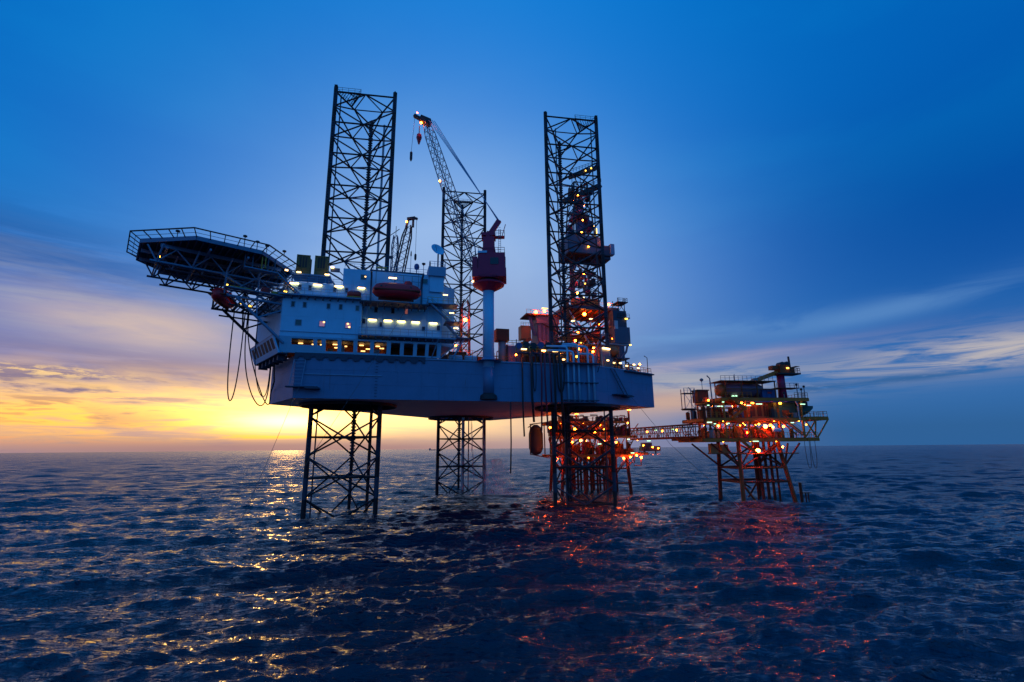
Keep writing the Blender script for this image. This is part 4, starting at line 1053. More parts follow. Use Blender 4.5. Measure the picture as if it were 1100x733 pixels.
# stern quarter deck gear, right of the derrick
sk_ = thing('pipe_skid', 'jumble of ochre pipes and lamps on the stern corner of the hull deck', 'pipe skid', rw(46.5, -24.5, DECK), AX)
for i in range(26):
    x = rr.uniform(-7.5, 7.0); y = rr.uniform(-3.2, 3); z = rr.uniform(.4, 2.6) * (1 - max(0, x) * .06)
    MB().tube([(x, y, 0), (x, y, z), (x + rr.uniform(-2, 2), y + rr.uniform(-.5, .5), z)], rr.uniform(.08, .2), 6).build('pipe', rr.choice(['ochre_dark', 'rust', 'frame_mid', 'ochre', 'dark']), sk_)
MB().rail([(-8, -3.9, .1), (7.4, -3.9, .1), (7.4, 3, .1)], 1.1, 1.3, .05).build('railing', 'ochre', sk_)
for p in ((-6.3, -3.6, 1.6), (-4.4, -3.6, 1.3), (-2.2, -3.4, 1.5), (-.4, -3.6, 1.1), (2.0, -3.6, 1.6), (3.4, -3.6, 1.0)): strip(sk_, p, .5, .22, .2, 'lamp_small')
bulb(sk_, (4.6, -3.2, 2.0), 'lamp_amber', .2)
MB().tube([(7.0, -3.4, 0), (7.0, -3.4, 3.6), (6.0, -3.4, 3.9)], .08, 6).build('davit', 'dark', sk_)
MB().box(-2, 7.5, -4.6, -3.9, -.25, -.02).build('outboard_walkway', 'navy', sk_)
cyl_tank('red_tank', 'bright orange red tank on the stern deck', rw(50.6, -20.5, DECK + 4.2), SA + .3, 1.25, 2.6, 'orange')
ts = thing('tank_stand', 'dark steel stand and pipe crane arm under the orange red tank', 'stand', rw(50.6, -20.5, DECK), SA + .3)
for x, y in ((-1.8, -1), (1.8, -1), (-1.8, 1), (1.8, 1)): MB().bar((x, y, 0), (x, y, 4.2), .25).build('leg', 'dark', ts)
MB().box(-2.2, 2.2, -1.4, 1.4, 4.0, 4.2).build('top', 'dark', ts); MB().tube([(-2.2, -.6, 7.2), (5.2, -.6, 7.6)], .22, 8).build('arm', 'grey', ts)
cabx = thing('cabin', 'grey cabin with a white lamp on the stern deck left of the orange red tank', 'cabin', rw(41.0, -25.8, DECK), AX)
MB().box(-1.4, 1.4, -1.2, 1.2, .2, 4.4).build('body', 'grey', cabx); MB().box(-1.0, 1.0, -1.25, -1.2, 1.2, 3.6).build('door', 'mauve', cabx); strip(cabx, (0, -1.4, 4.2), 2.0, .3, .3, 'lamp_small')

# ------------------------------------------------------------------ drill floor substructure and derrick
DU, DV = 63.6, -1.2
sub = thing('drill_substructure', 'orange lit braced steel substructure under the derrick floor', 'substructure', rw(DU, DV, 0), SA)
SZ0, SZ1 = 33.0, 46.6
hw = 7.0
for x in (-hw, hw):
    for y in (-5.5, 5.5): MB().bar((x, y, SZ0), (x, y, SZ1), .6).build('column', 'ochre_dark', sub)
MB().box(-hw - .6, hw + .6, -6.2, 6.2, SZ1, SZ1 + .8).build('drill_floor', 'navy', sub)
for x in np.arange(-hw, hw + .1, 1.75): MB().box(x - .08, x + .08, -6.1, 6.1, SZ1 - .5, SZ1 - .01).build('floor_beam', 'rust', sub)
MB().box(-hw - .5, hw + .5, -6.0, 6.0, SZ0 - 1.2, SZ0).build('base', 'dark', sub)
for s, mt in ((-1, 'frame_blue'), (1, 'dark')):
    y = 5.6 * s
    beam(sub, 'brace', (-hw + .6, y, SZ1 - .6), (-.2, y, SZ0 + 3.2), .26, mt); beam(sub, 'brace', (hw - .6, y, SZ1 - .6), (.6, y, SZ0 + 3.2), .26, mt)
for a in ((-6.5, -4, 46, 4.5, -4, 36), (6.3, -3.5, 46, -5, -3.5, 35), (6, 2, 45, -5, 2, 41), (-6, 0, 40, 6, 0, 40), (-6, -2, 36.5, 6, -2, 44), (1, -4.5, 38, 7, -4.5, 33.5), (-2, 3, 46, 5, 3, 34), (-6.4, -5.5, 40, 6.4, -5.5, 40)):
    beam(sub, 'brace', a[:3], a[3:], .2, 'rust')
for i in range(16):
    x, y, z = rr.uniform(-6, 6), rr.uniform(-3, 5), rr.choice((34, 37, 40)); w = rr.uniform(.6, 2.0)
    MB().box(x, x + w, y, y + w, z, z + rr.uniform(.8, 2.4)).build('machinery', rr.choice(['rust', 'orange', 'ochre', 'grey', 'crane_red']), sub)
MB().box(-6.5, 6.5, -4.8, 5, 36.9, 37.0).box(-6.5, 6.5, -3, 5, 40.2, 40.3).build('mezzanine', 'ochre_dark', sub)
for p, r in (((-1.9, -5.2, 45.4), .42), ((5.6, -6.3, 38.9), .42)): bulb(sub, p, r=r)
bulb(sub, (4.6, -6.6, 48.1), r=.26); bulb(sub, (-4.3, -6.6, 50.6), r=.24); bulb(sub, (-4.8, 1, 42.5), r=.2); bulb(sub, (2.0, 2, 41.5), r=.2)
strip(sub, (-.4, -5.9, 44.0), .9, .2, .3, 'lamp_small'); strip(sub, (-5.5, -5.9, 43.2), .8, .2, .3, 'lamp_small'); strip(sub, (-.2, 1, 39), .9, .3, .3, 'lamp_yellow')
strip(sub, (3.2, -5.9, 35.6), .7, .2, .3, 'lamp_small')
MB().rail([(-7.4, -6.1, SZ1 + .8), (7.4, -6.1, SZ1 + .8), (7.4, 6, SZ1 + .8)], 1.2, 1.4, .06).build('railing', 'yellow', sub)
MB().box(-5.5, 2.5, -5.6, -4.9, SZ1 + .81, SZ1 + 3.0).build('windwall', 'ochre_dark', sub)
MB().box(-7.3, -6.6, -6.25, -5.6, 34, 49.0).build('mast_shoe', 'ochre_dark', sub)
# doghouse on the left and stair tower on the right
dg = thing('mud_house', 'mauve clad house with an orange lit ledge left of the drill floor', 'cabin', rw(53.8, 5.2, 36.2), SA)
MB().box(-2.0, 4.0, -2.5, 2.5, 0, 7.2).build('body', 'mauve', dg); MB().prism([(-2.2, -2.7), (4.2, -2.7), (4.2, 2.7), (-2.2, 2.7)], 7.2, 9.3).build('upper_body', 'mauve', dg)
MB().box(-5.2, 4.4, -3.2, 2.8, 9.3, 9.6).build('roof_deck', 'ochre_dark', dg); MB().rail([(-5.1, -3.1, 9.6), (4.3, -3.1, 9.6)], 1.1, 1.2, .05).build('railing', 'ochre', dg)
for x in (-1.2, .6, 2.4): MB().box(x - .35, x + .35, -2.56, -2.5, .8, 2.0).build('window', 'pane', dg)
MB().bar((-2.4, -1.2, 8.6), (-4.2, -1.2, 9.2), .6).tube([(-3.6, -1.5, 9.2), (-3.0, -1.5, 6), (-2.2, -1.5, 4)], .5, 8).build('duct', 'mauve', dg)
MB().box(-6.2, -3.4, -1.5, 1, 3.0, 6.6).build('silencer', 'orange', dg); MB().rail([(-6.2, -1.5, 6.6), (-3.4, -1.5, 6.6)], .9, .7, .05).build('railing', 'ochre', dg)
MB().bar((-3.6, -2, 3.0), (-8.0, -2, 0.4), .5, .9).bar((-4, -2, 1.6), (3, -2, -.8), .5, .6).bar((-10.5, -2, .9), (-6.0, -2, -1.8), .4).build('chute', 'ochre_dark', dg)
bulb(dg, (-2.6, -3.5, 9.9), r=.34); bulb(dg, (-.2, -3.5, 10.4), r=.34); bulb(dg, (-.4, -3.6, -.6), r=.30); strip(dg, (-10.2, -2, 2.5), .7, .2, .3, 'lamp_small')
strip(dg, (0, -3.2, 11.2), 1.6, .14, .3, 'lamp_yellow')
stt = thing('stair_tower', 'dark grey cabin stack with a railed lookout right of the drill floor', 'cabin', rw(67.2, -9.3, 34.0), SA)
MB().box(-1.4, 3.0, -2, 2, 3.4, 7.8).build('body', 'frame_mid', stt); MB().box(-1.6, 2.2, -2, 2, 7.8, 12.2).build('upper_body', 'navy', stt); MB().box(-1.4, -.4, -2.1, -2.0, 7.2, 9.4).build('panel', 'pale', stt)
MB().box(-.5, 3.2, -2.2, 2.2, 10.2, 10.4).build('landing', 'dark', stt)
MB().rail([(-.4, -2.1, 10.4), (3.1, -2.1, 10.4)], 1.0, .8, .05).build('railing', 'dark', stt)
for x, y in ((.3, -1.6), (2.0, -1.6), (.3, 1.6), (2.0, 1.6)): MB().bar((x, y, 12.0), (x, y, 15.8), .16).build('post', 'dark', stt)
MB().box(-.1, 3.0, -1.9, 1.9, 14.6, 14.8).bar((.3, -1.6, 12.2), (2.0, -1.6, 14.6), .12).bar((2, -1.6, 12.2), (.3, -1.6, 14.6), .12).rail([(0, -1.8, 14.8), (2.9, -1.8, 14.8), (2.9, 1.8, 14.8)], 1.0, .8, .05).build('lookout', 'dark', stt)
MB().tube([(2.2, -1.9, 3.4), (1.6, -1.9, 1.2), (0, -1.9, -.6)], .3, 8).box(-.6, 2.6, -1.8, 1.8, -.6, -.3).box(0, 1.4, -1.5, 1.5, -.3, 3.4).build('lower_gear', 'frame_mid', stt)
strip(stt, (2.0, -2.3, 10.0), .7, .3, .3, 'lamp_yellow'); strip(stt, (2.7, -2.2, 3.0), .5, .2, .6, 'lamp_yellow')

der = thing('drilling_derrick', 'dark lattice drilling derrick with red and yellow lamps seen through the right leg', 'derrick', rw(DU, DV, SZ1 + .8), SA)
dh = 44.5; b0, b1 = 4.6, 2.0
def dc(i, f):
    w = b0 + (b1 - b0) * f; sx, sy = ((-1, -1), (1, -1), (1, 1), (-1, 1))[i]; return Vector((sx * w, sy * w, dh * f * .86))
for i in range(4): beam(der, 'derrick_leg', dc(i, 0), dc(i, 1), .22, 'dark')
nb = 9
for k in range(nb):
    f0, f1 = k / nb, (k + 1) / nb
    for i in range(4):
        j = (i + 1) % 4; beam(der, 'girt', dc(i, f1), dc(j, f1), .14, 'dark'); beam(der, 'diagonal', dc(i, f0), dc(j, f1), .12, 'dark'); beam(der, 'diagonal', dc(j, f0), dc(i, f1), .12, 'dark')
# windwalls round the monkeyboard, standing pipe racks, crown
MB().box(-5.6, 4.6, -4.6, -4.4, 15.6, 20.6).build('windwall', 'frame_mid', der); MB().box(-5.6, -5.4, -4.6, 3, 15.6, 20.6).build('windwall', 'frame_mid', der)
MB().box(4.6, 7.0, -4.4, -1, 14.4, 18.4).build('crown_cabin', 'navy', der); MB().box(7.0, 8.2, -4.7, -3, 15.9, 19.0).build('cabin', 'house_trim', der)
MB().box(-5.6, 7.0, -4.9, 3, 15.2, 15.5).build('monkeyboard', 'dark', der)
for i in range(7): MB().tube([(-3.2 + i * .22, .6, 0), (-3.2 + i * .22, .6, 26)], .10, 6).build('drill_pipe', 'crane_red', der)
for i in range(5): MB().tube([(1.0 + i * .35, 0, 2), (1.0 + i * .35, 0, 30)], .1, 6).build('guide_rail', 'blue_box', der)
MB().box(-.9, .9, -.9, .9, 20, 33).build('travelling_block', 'blue_box', der)
for i in range(26):
    x, z = rr.uniform(-4, 4), rr.uniform(0, 34); MB().bar((x, -2, z), (x + rr.uniform(-3, 3), 1, z + rr.uniform(-1.5, 4)), .16).build('stay', 'dark', der)
MB().bar((-5.2, -1.5, 31.8), (6.4, -1.5, 38.4), 1.3, 1.4).build('upper_gantry', 'dark', der)
MB().bar((-3.2, -1.5, 39.8), (5.4, -1.5, 44.0), 1.5, 1.0).build('crown_gantry', 'dark', der)
MB().rail([(-3.2, -2.3, 40.6), (5.4, -2.3, 44.8)], 1.1, 1.1, .07).rail([(-5.2, -2.2, 32.6), (6.4, -2.2, 39.2)], 1.1, 1.2, .07).build('railing', 'dark', der)
for x in (-2.2, -1.0, .4, 1.6): MB().bar((x, -1, 35.4), (x, -1, 41.8), .14).build('sheave_post', 'dark', der)
for i in range(60):
    x, z = rr.uniform(-4.4, 3.8), rr.uniform(0, 36); MB().box(x, x + rr.uniform(.4, 1.5), -2, rr.uniform(-1, 1), z, z + rr.uniform(.4, 1.6)).build('fitting', rr.choice(['dark', 'crane_red', 'blue_box', 'frame_mid']), der)
for p, mt, r in (((1.5, -2.6, 41.9), 'lamp_yellow', .22), ((3.4, -2.4, 43.1), 'lamp_yellow', .24), ((-1.2, -2.5, 33.8), 'lamp_amber', .16), ((.6, -2.5, 33.2), 'lamp_red', .07), ((.6, -2.5, 30.8), 'lamp_red', .07), ((-2.6, -2.4, 32), 'lamp_red', .06),
                 ((-1.1, -4.9, 25.0), 'lamp_amber', .2), ((-1.2, -4.9, 22.4), 'lamp_orange', .11), ((-1.6, -4.9, 21.4), 'lamp_amber', .2), ((.2, -5.0, 17.3), 'lamp_amber', .2), ((4.7, -5.0, 19.4), 'lamp_orange', .22), ((-1.4, -4.9, 9.5), 'lamp_orange', .26),
                 ((-1.2, -4.9, 6.6), 'lamp_yellow', .22), ((-3.5, -4.9, 3.4), 'lamp_small', .15), ((-1.8, -4.9, 2.6), 'lamp_small', .2), ((-2.6, -5.4, 1.2), 'lamp_orange', .32), ((-3.9, -4.0, 10.5), 'lamp_small', .12), ((4.0, -4.1, 8.8), 'lamp_yellow', .13), ((4.3, -4.3, 4.8), 'lamp_yellow', .14), ((3.2, -3.4, 21.5), 'lamp_yellow', .12), ((3.0, -3.2, 24.5), 'lamp_yellow', .12)):
    bulb(der, p, mt, r)
for z in (19.0, 22.8): strip(der, (3.5, -3.7, z), .16, 1.6, .2, 'lamp_yellow')
# cantilever beams carrying the substructure out over the stern
can = thing('cantilever', 'dark cantilever beams carrying the drill floor out past the stern', 'cantilever', rw(0, 0, DECK), AX)
for v in (-7.5, 5.1): MB().box(36, 71, v - .5, v + .5, .4, 6.5).build('beam', 'navy', can)
for u in np.arange(38, 71, 4.0): MB().box(u - .2, u + .2, -7.0, 4.6, .6, 1.4).build('cross_beam', 'rust', can)
for u in (57, 69.6): MB().box(u, u + .6, -7.0, 4.6, 1.5, 6.4).build('end_frame', 'ochre_dark', can)
bulb(can, (58, -8.4, -1.5), r=.3)
jb = thing('jacking_house', 'dark gear housings round the right leg on the hull deck', 'gear housing', (13.1, 100.88, DECK), R_(9.4))
for c in CH:
    d = c.normalized(); e = Vector((-d.y, d.x, 0))
    for s_ in (-1, 1):
        p = c * 1.0 + e * (s_ * 1.5); MB().prism([(p.x + a, p.y + b) for a, b in ((-.6, -.6), (.6, -.6), (.6, .6), (-.6, .6))], 0, 2.7).build('gear_box', 'frame_mid', jb)

# more plant on the open deck between the crane and the derrick, lit from within
R5 = random.Random(77)
def plant(name, label, loc, rot, w, d, h, n, mats, lamps, rails='ochre'):
    t = thing(name, label, 'deck plant', loc, rot)
    for i in range(n):
        x, y, z = R5.uniform(-w, w), R5.uniform(-d, d), R5.uniform(.15, h * .75); c = R5.choice(mats); k = R5.random()
        if k < .5: MB().tube([(x, y, 0), (x, y, z), (x + R5.uniform(-2, 2), y, z), (x + R5.uniform(-2, 2), y + .3, z)], R5.uniform(.05, .16), 6).build('pipe', c, t)
        elif k < .75: MB().lathe([(.1, 0), (.4, .1), (.4, z), (.1, z + .3)], (x, y, 0), 10).build('vessel', c, t)
        else: MB().box(x, x + R5.uniform(.4, 1.4), y, y + .8, 0, z + .4).build('machinery', c, t)
    for x in (-w, -w * .33, w * .33, w):
        for y in (-d, d): MB().bar((x, y, 0), (x, y, h), .16).build('post', mats[0], t)
    MB().box(-w, w, -d, d, h - .12, h).build('roof_grating', 'grate', t); MB().rail([(-w, -d, h), (w, -d, h)], 1.05, 1.2, .05).build('railing', rails, t)
    for i in range(4): MB().bar((-w + i * w * .5, -d, .1), (-w + (i + 1) * w * .5, -d, h - .2), .12).build('brace', mats[1], t)
    for p, mt, r in lamps: bulb(t, p, mt, r)
    return t
mm = ['ochre_dark', 'rust', 'ochre', 'dark', 'orange', 'mauve', 'frame_mid']
plant('pump_module', 'open framed pump module on deck right of the exhaust stack', sw(40.0, 9, DECK), SA, 4.0, 2.2, 4.2, 40, mm, [((-2.5, -2.5, 3.6), 'lamp_amber', .2), ((2.0, -2.5, 2.4), 'lamp_orange', .16), ((0, 0, 3.6), 'lamp_orange', .2)])
plant('mud_module', 'tall framed mud module at the foot of the right leg behind the bent pipes', sw(49.5, 3.2, DECK), SA, 4.6, 1.6, 4.6, 60, mm, [((-3.4, -1.9, 2.2), 'lamp_amber', .22), ((-.2, -1.9, 1.9), 'lamp_amber', .2), ((3.2, -1.9, 3.0), 'lamp_orange', .2), ((1, 0, 3.8), 'lamp_orange', .24)])
plant('valve_module', 'low valve module on deck behind the five bent pipes, lit orange', rw(45, -8, DECK), AX, 6.0, 3.0, 7.5, 70, mm, [((-4, -3.4, 5.0), 'lamp_orange', .28), ((3, -3.4, 3.6), 'lamp_orange', .26), ((0, 0, 6.5), 'lamp_orange', .3), ((5, -3.4, 6.4), 'lamp_amber', .24)])
plant('deck_module', 'rust framed module on the far side of the deck between crane and left block', rw(24, -2, DECK), AX, 5.0, 3.0, 4.2, 40, mm, [((-3, -3.4, 3.0), 'lamp_orange', .22), ((3, -3.4, 2.0), 'lamp_orange', .22)])
for i in range(46):
    x, y, z = R5.uniform(-6.6, 6.2), R5.uniform(-5.4, 4.5), R5.uniform(33.2, 45.5); c = R5.choice(['rust', 'ochre_dark', 'dark', 'orange', 'frame_mid', 'crane_red'])
    MB().tube([(x, y, z), (x, y, z + R5.uniform(.6, 2.6)), (x + R5.uniform(-2.4, 2.4), y, z + R5.uniform(.6, 2.6))], R5.uniform(.07, .2), 6).build('pipework', c, sub)
for p in ((-5, -5.8, 38.0), (0, -5.8, 36.2), (3.5, -3, 43.5), (-3, -3, 40.8), (6.3, -5.9, 43.0)): bulb(sub, p, 'lamp_orange', .27)
for k in range(6): MB().bar((-1.8 + k * 1.1, -2.58, 2.4), (-1.8 + k * 1.1, -2.58, 7.1), .1).build('stiffener', 'rust', dg)
for k in range(4): MB().tube([(3.2 - k * .5, -2.8, .2), (3.2 - k * .5, -2.8, 5 + k * .4), (1.0 - k * .6, -2.8, 6.2 + k * .3)], .1, 6).build('pipe', ('rust', 'dark', 'ochre_dark', 'dark')[k], dg)
# ------------------------------------------------------------------ the small production platform on the right
PO, PR = (52.0, 110.0, 0.0), R_(8)
R2 = random.Random(8)
jk = thing('platform_jacket', 'ochre steel jacket legs standing in the sea under the right hand platform', 'platform jacket', PO, PR)
NL, NR, FL, FR = [((-5.9, -4.4), (-5.5, -3.9)), ((6.1, -3.6), (3.9, -3.3)), ((-5.9, 4.2), (-5.5, 3.8)), ((3.6, 4.4), (3.4, 3.8))]
legs = {'NL': NL, 'NR': NR, 'FL': FL, 'FR': FR}
def lp(k, z):
    (x0, y0), (x1, y1) = legs[k]; f = z / 12.0; return Vector((x0 + (x1 - x0) * f, y0 + (y1 - y0) * f, z))
for k in legs: beam(jk, 'leg', lp(k, -4), lp(k, 12), .42, 'ochre_dark' if k[0] == 'N' else 'rust', 12)
for z, r in ((6.6, .24), (3.8, .24)):
    for a, b in (('NL', 'NR'), ('NR', 'FR'), ('FR', 'FL'), ('FL', 'NL')): beam(jk, 'horizontal', lp(a, z), lp(b, z), r, 'ochre_dark' if a + b == 'NLNR' and z > 5 else 'rust')
for a, b, z0, z1 in (('NL', 'NR', 6.6, 11.5), ('NR', 'NL', 6.6, 11.5), ('FL', 'FR', 6.6, 11.5), ('FR', 'FL', 11.5, 6.6), ('NL', 'FL', 6.6, 11.5), ('FR', 'NR', 6.6, 11.5), ('NR', 'FR', 6.6, 11.5)):
    beam(jk, 'diagonal', lp(a, z0), lp(b, z1), .2, 'rust')
beam(jk, 'diagonal', lp('NL', 3.6), Vector((-2.2, -4.2, -1.2)), .24, 'ochre_dark'); beam(jk, 'diagonal', lp('FR', 3.6), Vector((-.2, 4.2, -1.2)), .2, 'rust'); beam(jk, 'diagonal', lp('FL', 6.4), Vector((1.4, 4.2, 2)), .2, 'rust')
for x in (-1.5, -.2, 1.1, 2.4): 
    for y in (1.2, 2.8): MB().tube([(x + 2.4, y - 2, -3), (x + 2.4, y - 2, 12)], .22, 8).build('conductor', 'rust', jk)
for k, e in (('NL', (-11.8, -4.4, 11.6)), ('FL', (-11.8, 3.8, 11.6)), ('NR', (8.2, -4.4, 11.6)), ('FR', (8.2, 3.8, 11.6)), ('NR', (5.6, -4.2, 11.6)), ('NL', (-2.2, -4.4, 11.6)), ('NL', (-9.0, -4.4, 11.6))):
    beam(jk, 'knee_brace', lp(k, 6.9), e, .2, 'rust')
bl_ = MB().box(-12.1, -5, -4.6, -3.2, 9.5, 9.75).box(-5, 7.6, -4.6, 4, 9.4, 9.6); bl_.build('cellar_deck', 'ochre_dark', jk)
bd_ = MB().tube([(8.6, -2.4, -2), (8.6, -2.4, 3.4)], .3, 8).tube([(9.6, -2.4, -2), (9.6, -2.4, 1.2)], .12, 6).tube([(10.2, -2.4, -2), (10.2, -2.4, 1.2)], .12, 6).box(8.6, 10.6, -2.9, -1.6, 1.2, 1.35); bd_.build('boat_landing', 'rust', jk)
bulb(jk, (-1.9, -4.9, 10.1), 'lamp_red', .42); bulb(jk, (5.2, -3.0, 10.8), 'lamp_orange', .18)
MB().box(-11.9, -10.2, -4.2, -3.2, 9.76, 11.6).box(-9.4, -8.0, -4.2, -3.2, 9.76, 11.4).build('valve_box', 'orange', jk)

pl = thing('production_platform', 'yellow ochre production platform of three decks on the right, lit with red lamps', 'platform', PO, PR)
def pdeck(x0, x1, y0, y1, z, nm='deck'):
    MB().box(x0, x1, y0, y1, z, z + .12).build(nm, 'ochre_dark', pl)
    for y in (y0, y1): MB().box(x0, x1, y - .12, y + .12, z - .62, z + .005).build('edge_beam', 'ochre', pl)
    for x in (x0, x1): MB().box(x - .12, x + .12, y0 + .13, y1 - .13, z - .62, z + .005).build('edge_beam', 'ochre', pl)
    n = max(2, int((x1 - x0) / 2.2))
    for i in range(1, n): x = x0 + (x1 - x0) * i / n; MB().box(x - .08, x + .08, y0 + .13, y1 - .13, z - .5, z - .005).build('floor_beam', 'ochre_dark', pl)
pdeck(-13.8, 9.4, -5, 6, 12.6); pdeck(-12.5, 9.8, -5, 6, 16.8); pdeck(-8.9, 11.2, -5, 6, 21.0)
pdeck(9.6, 12.4, -5, 3, 12.6, 'side_deck'); pdeck(10.0, 15.2, -5, 3, 17.0, 'side_deck')
for x in (-8.6, -3.4, 3.8, 9.2):
    for y in (-4.9, 5.8): MB().bar((x, y, 12.7), (x, y, 20.4), .34).build('column', 'ochre', pl)
for a, b in (((-12.3, 15.9), (-8.8, 12.9)), ((-8.6, 13.0), (-5.6, 16.2)), ((-3.4, 16.4), (.4, 13)), ((3.8, 16.4), (7.4, 13.2)), ((9.4, 12.9), (12.2, 16.4)), ((12.2, 16.4), (11.6, 12.8)), ((12.2, 12.8), (15.2, 16.6)), ((9.6, 16.4), (12.0, 12.8))):
    beam(pl, 'brace', (a[0], -5.0, a[1]), (b[0], -5.0, b[1]), .16, 'ochre')
def pflight(a, b, y=-5.6):
    a, b = Vector((a[0], y, a[1])), Vector((b[0], y, b[1])); m = MB()
    for d in (-.4, .4): m.bar(a + Vector((0, d, 0)), b + Vector((0, d, 0)), .1, .3); m.bar(a + Vector((0, d, 1)), b + Vector((0, d, 1)), .07)
    n = 12
    for k in range(n): p = a.lerp(b, (k + .5) / n); m.box(p.x - .13, p.x + .13, p.y - .4, p.y + .4, p.z - .03, p.z + .03)
    m.build('stair_flight', 'ochre', pl)
pflight((-7.4, 21.0), (-4.2, 18.8)); pflight((-4.2, 18.8), (-7.3, 16.8)); pflight((-7.0, 16.8), (-4.6, 14.8)); pflight((-2.4, 14.8), (.6, 12.7)); pflight((-6.2, 12.6), (-2.6, 9.5)); pflight((4.4, 16.4), (8.6, 13.2))
MB().box(-4.8, -2.3, -6.1, -5.1, 14.7, 14.85).box(-5.0, -3.8, -6.1, -5.1, 18.7, 18.85).build('stair_landing', 'ochre', pl)
for x0, x1, z in ((-12.4, -7.6, 16.9), (-8.8, -2.0, 21.1), (8.0, 11.1, 21.1), (10, 15.1, 17.1), (-13.7, 12.3, 12.7)):
    MB().rail([(x0, -4.95, z), (x1, -4.95, z)] + ([(x1, 2.9, z)] if x1 > 9 else []), 1.1, 1.0, .05).build('railing', 'ochre', pl)
# plant crowded on each deck
for i in range(220):
    z = R2.choice((12.72, 12.72, 16.92, 16.92)); x = R2.uniform(-12.3, 8.8); y = R2.uniform(-4.6, 5); h = R2.uniform(.8, 3.3); c = R2.choice(['rust', 'ochre', 'orange', 'grey', 'dark', 'ochre_dark', 'crane_red', 'blue_box', 'dark', 'rust'])
    k = R2.random()
    if k < .38: MB().tube([(x, y, z), (x, y, z + h), (x + R2.uniform(-2, 2), y, z + h)], R2.uniform(.06, .18), 6).build('pipework', c, pl)
    elif k < .65: MB().lathe([(.1, 0), (.45, .1), (.45, h * .8), (.1, h * .9)], (x, y, z), 10).build('vessel', c, pl)
    elif k < .85: w = R2.uniform(.4, 1.6); MB().box(x, x + w, y, y + w, z, z + h * .8).build('machinery', c, pl)
    else: MB().tube([(x, y, z + 3.2), (x + R2.uniform(1.5, 4), y, z + 3.2)], .14, 6).build('pipework', c, pl)
MB().box(-1.9, 2.6, -3.6, -1, 16.95, 19.9).build('pump_house', 'orange', pl); MB().box(3.9, 9.0, -3.4, 4, 16.95, 20.2).build('switch_room', 'green_hull', pl)
for k in range(3): MB().box(-1.7 + k * 1.5, -.7 + k * 1.5, -3.68, -3.6, 17.2, 19.4).build('door', 'rust', pl)
MB().box(5.8, 7.4, -3.5, -3.4, 17.4, 18.6).build('panel', 'ochre_dark', pl)
MB().tube([(7.9, -5.15, 20.3), (8.3, -5.15, 19.6), (8.3, -5.15, 17.2), (8.5, -5.15, 16.0)], .13, 6).build('drain_pipe', 'pale', pl)
MB().tube([(-.5, -5.2, 20.2), (6, -5.2, 20.2)], .12, 6).tube([(-5, -4.6, 20.3), (9, -4.6, 20.3)], .2, 8).build('header_pipe', 'blue_box', pl)
MB().lathe([(.1, -.9), (.4, -.8), (.4, .8), (.1, .9)], (2.6, -5.3, 14.3), 12, 'x').build('blue_vessel', 'house', pl, smooth=True)
for p, mt, r in (((.2, -5.2, 15.0), 'lamp_red', .36), ((1.9, -5.2, 14.9), 'lamp_red', .2), ((4.6, -4.9, 15.0), 'lamp_amber', .22), ((9.9, -4.9, 15.4), 'lamp_yellow', .2), ((-10.1, -4.8, 15.2), 'lamp_orange', .2), ((-4.2, -4.6, 20.0), 'lamp_amber', .22), ((-3.3, -4.4, 19.7), 'lamp_red', .16),
                 ((4.9, -4.3, 20.0), 'lamp_amber', .26), ((-4.8, -5.2, 15.6), 'lamp_amber', .16), ((-3.9, -4.9, 13.8), 'lamp_orange', .12), ((-1.7, -4.8, 15.4), 'lamp_amber', .12), ((-6, -1, 15.8), 'lamp_orange', .16), ((3, 1, 15.8), 'lamp_orange', .2), ((-1, 2, 15.5), 'lamp_orange', .2), ((6.5, 2, 15.6), 'lamp_amber', .3), ((0, -2.0, 20.2), 'lamp_amber', .3)):
    bulb(pl, p, mt, r)
for k in range(8): bulb(pl, (-11.5 + k * 2.9, -4.3, 16.3 if k % 2 else 20.5), 'lamp_amber', .2); bulb(pl, (-9.5 + k * 2.4, 1.8, 19.8 if k % 2 else 15.6), 'lamp_orange', .14)  # amber bulbs added behind the edge beams to warm the decks
for x in (-9, -3, 3): bulb(pl, (x, -4.2, 12.1), 'lamp_amber', .2)  # same added amber fill below the lowest deck
for x, z, w, rz in ((-3.1, 19.4, .9, 0), (-.7, 19.7, 1.3, 0), (9.4, 19.7, 1.2, .2), (-12.2, 19.4, .4, 0), (-9.9, 19.2, .5, 0), (-9.2, 19.2, .4, 0), (-11.1, 15.6, .4, 0), (-2.4, 12.0, 1.2, 0), (6.4, 15.8, .7, 0), (-8.8, 20.1, .4, 0), (-8.1, 15.7, .5, 0)): strip(pl, (x, -5.3, z), w, .16, .2, 'lamp_green', rotz=rz)
strip(pl, (-12.2, -5.2, 15.9), 1.0, .2, .2, 'lamp_green'); strip(pl, (-4.8, -3.2, 21.6), 1.1, .25, .3, 'lamp_green')
# left hand wellbay frame with ladders
for x in (-12.9, -11.8, -10.6, -9.6):
    MB().tube([(x, -4.6, 12.7), (x, -4.6, 20.2 + R2.uniform(-.8, .8))], .22, 8).build('riser', 'rust', pl)
    for z in (14.4, 16.6, 18.6): MB().lathe([(.42, 0), (.42, .3)], (x, -4.6, z), 10).build('flange', 'rust', pl)
for k in range(12): MB().lathe([(.1, 0), (.34, .1), (.34, .5), (.15, .8)], (-13 + R2.random() * 5.5, -4 + R2.random() * 5, 20.0 + R2.random() * 1.0), 8).build('valve', R2.choice(['rust', 'dark', 'ochre_dark']), pl)
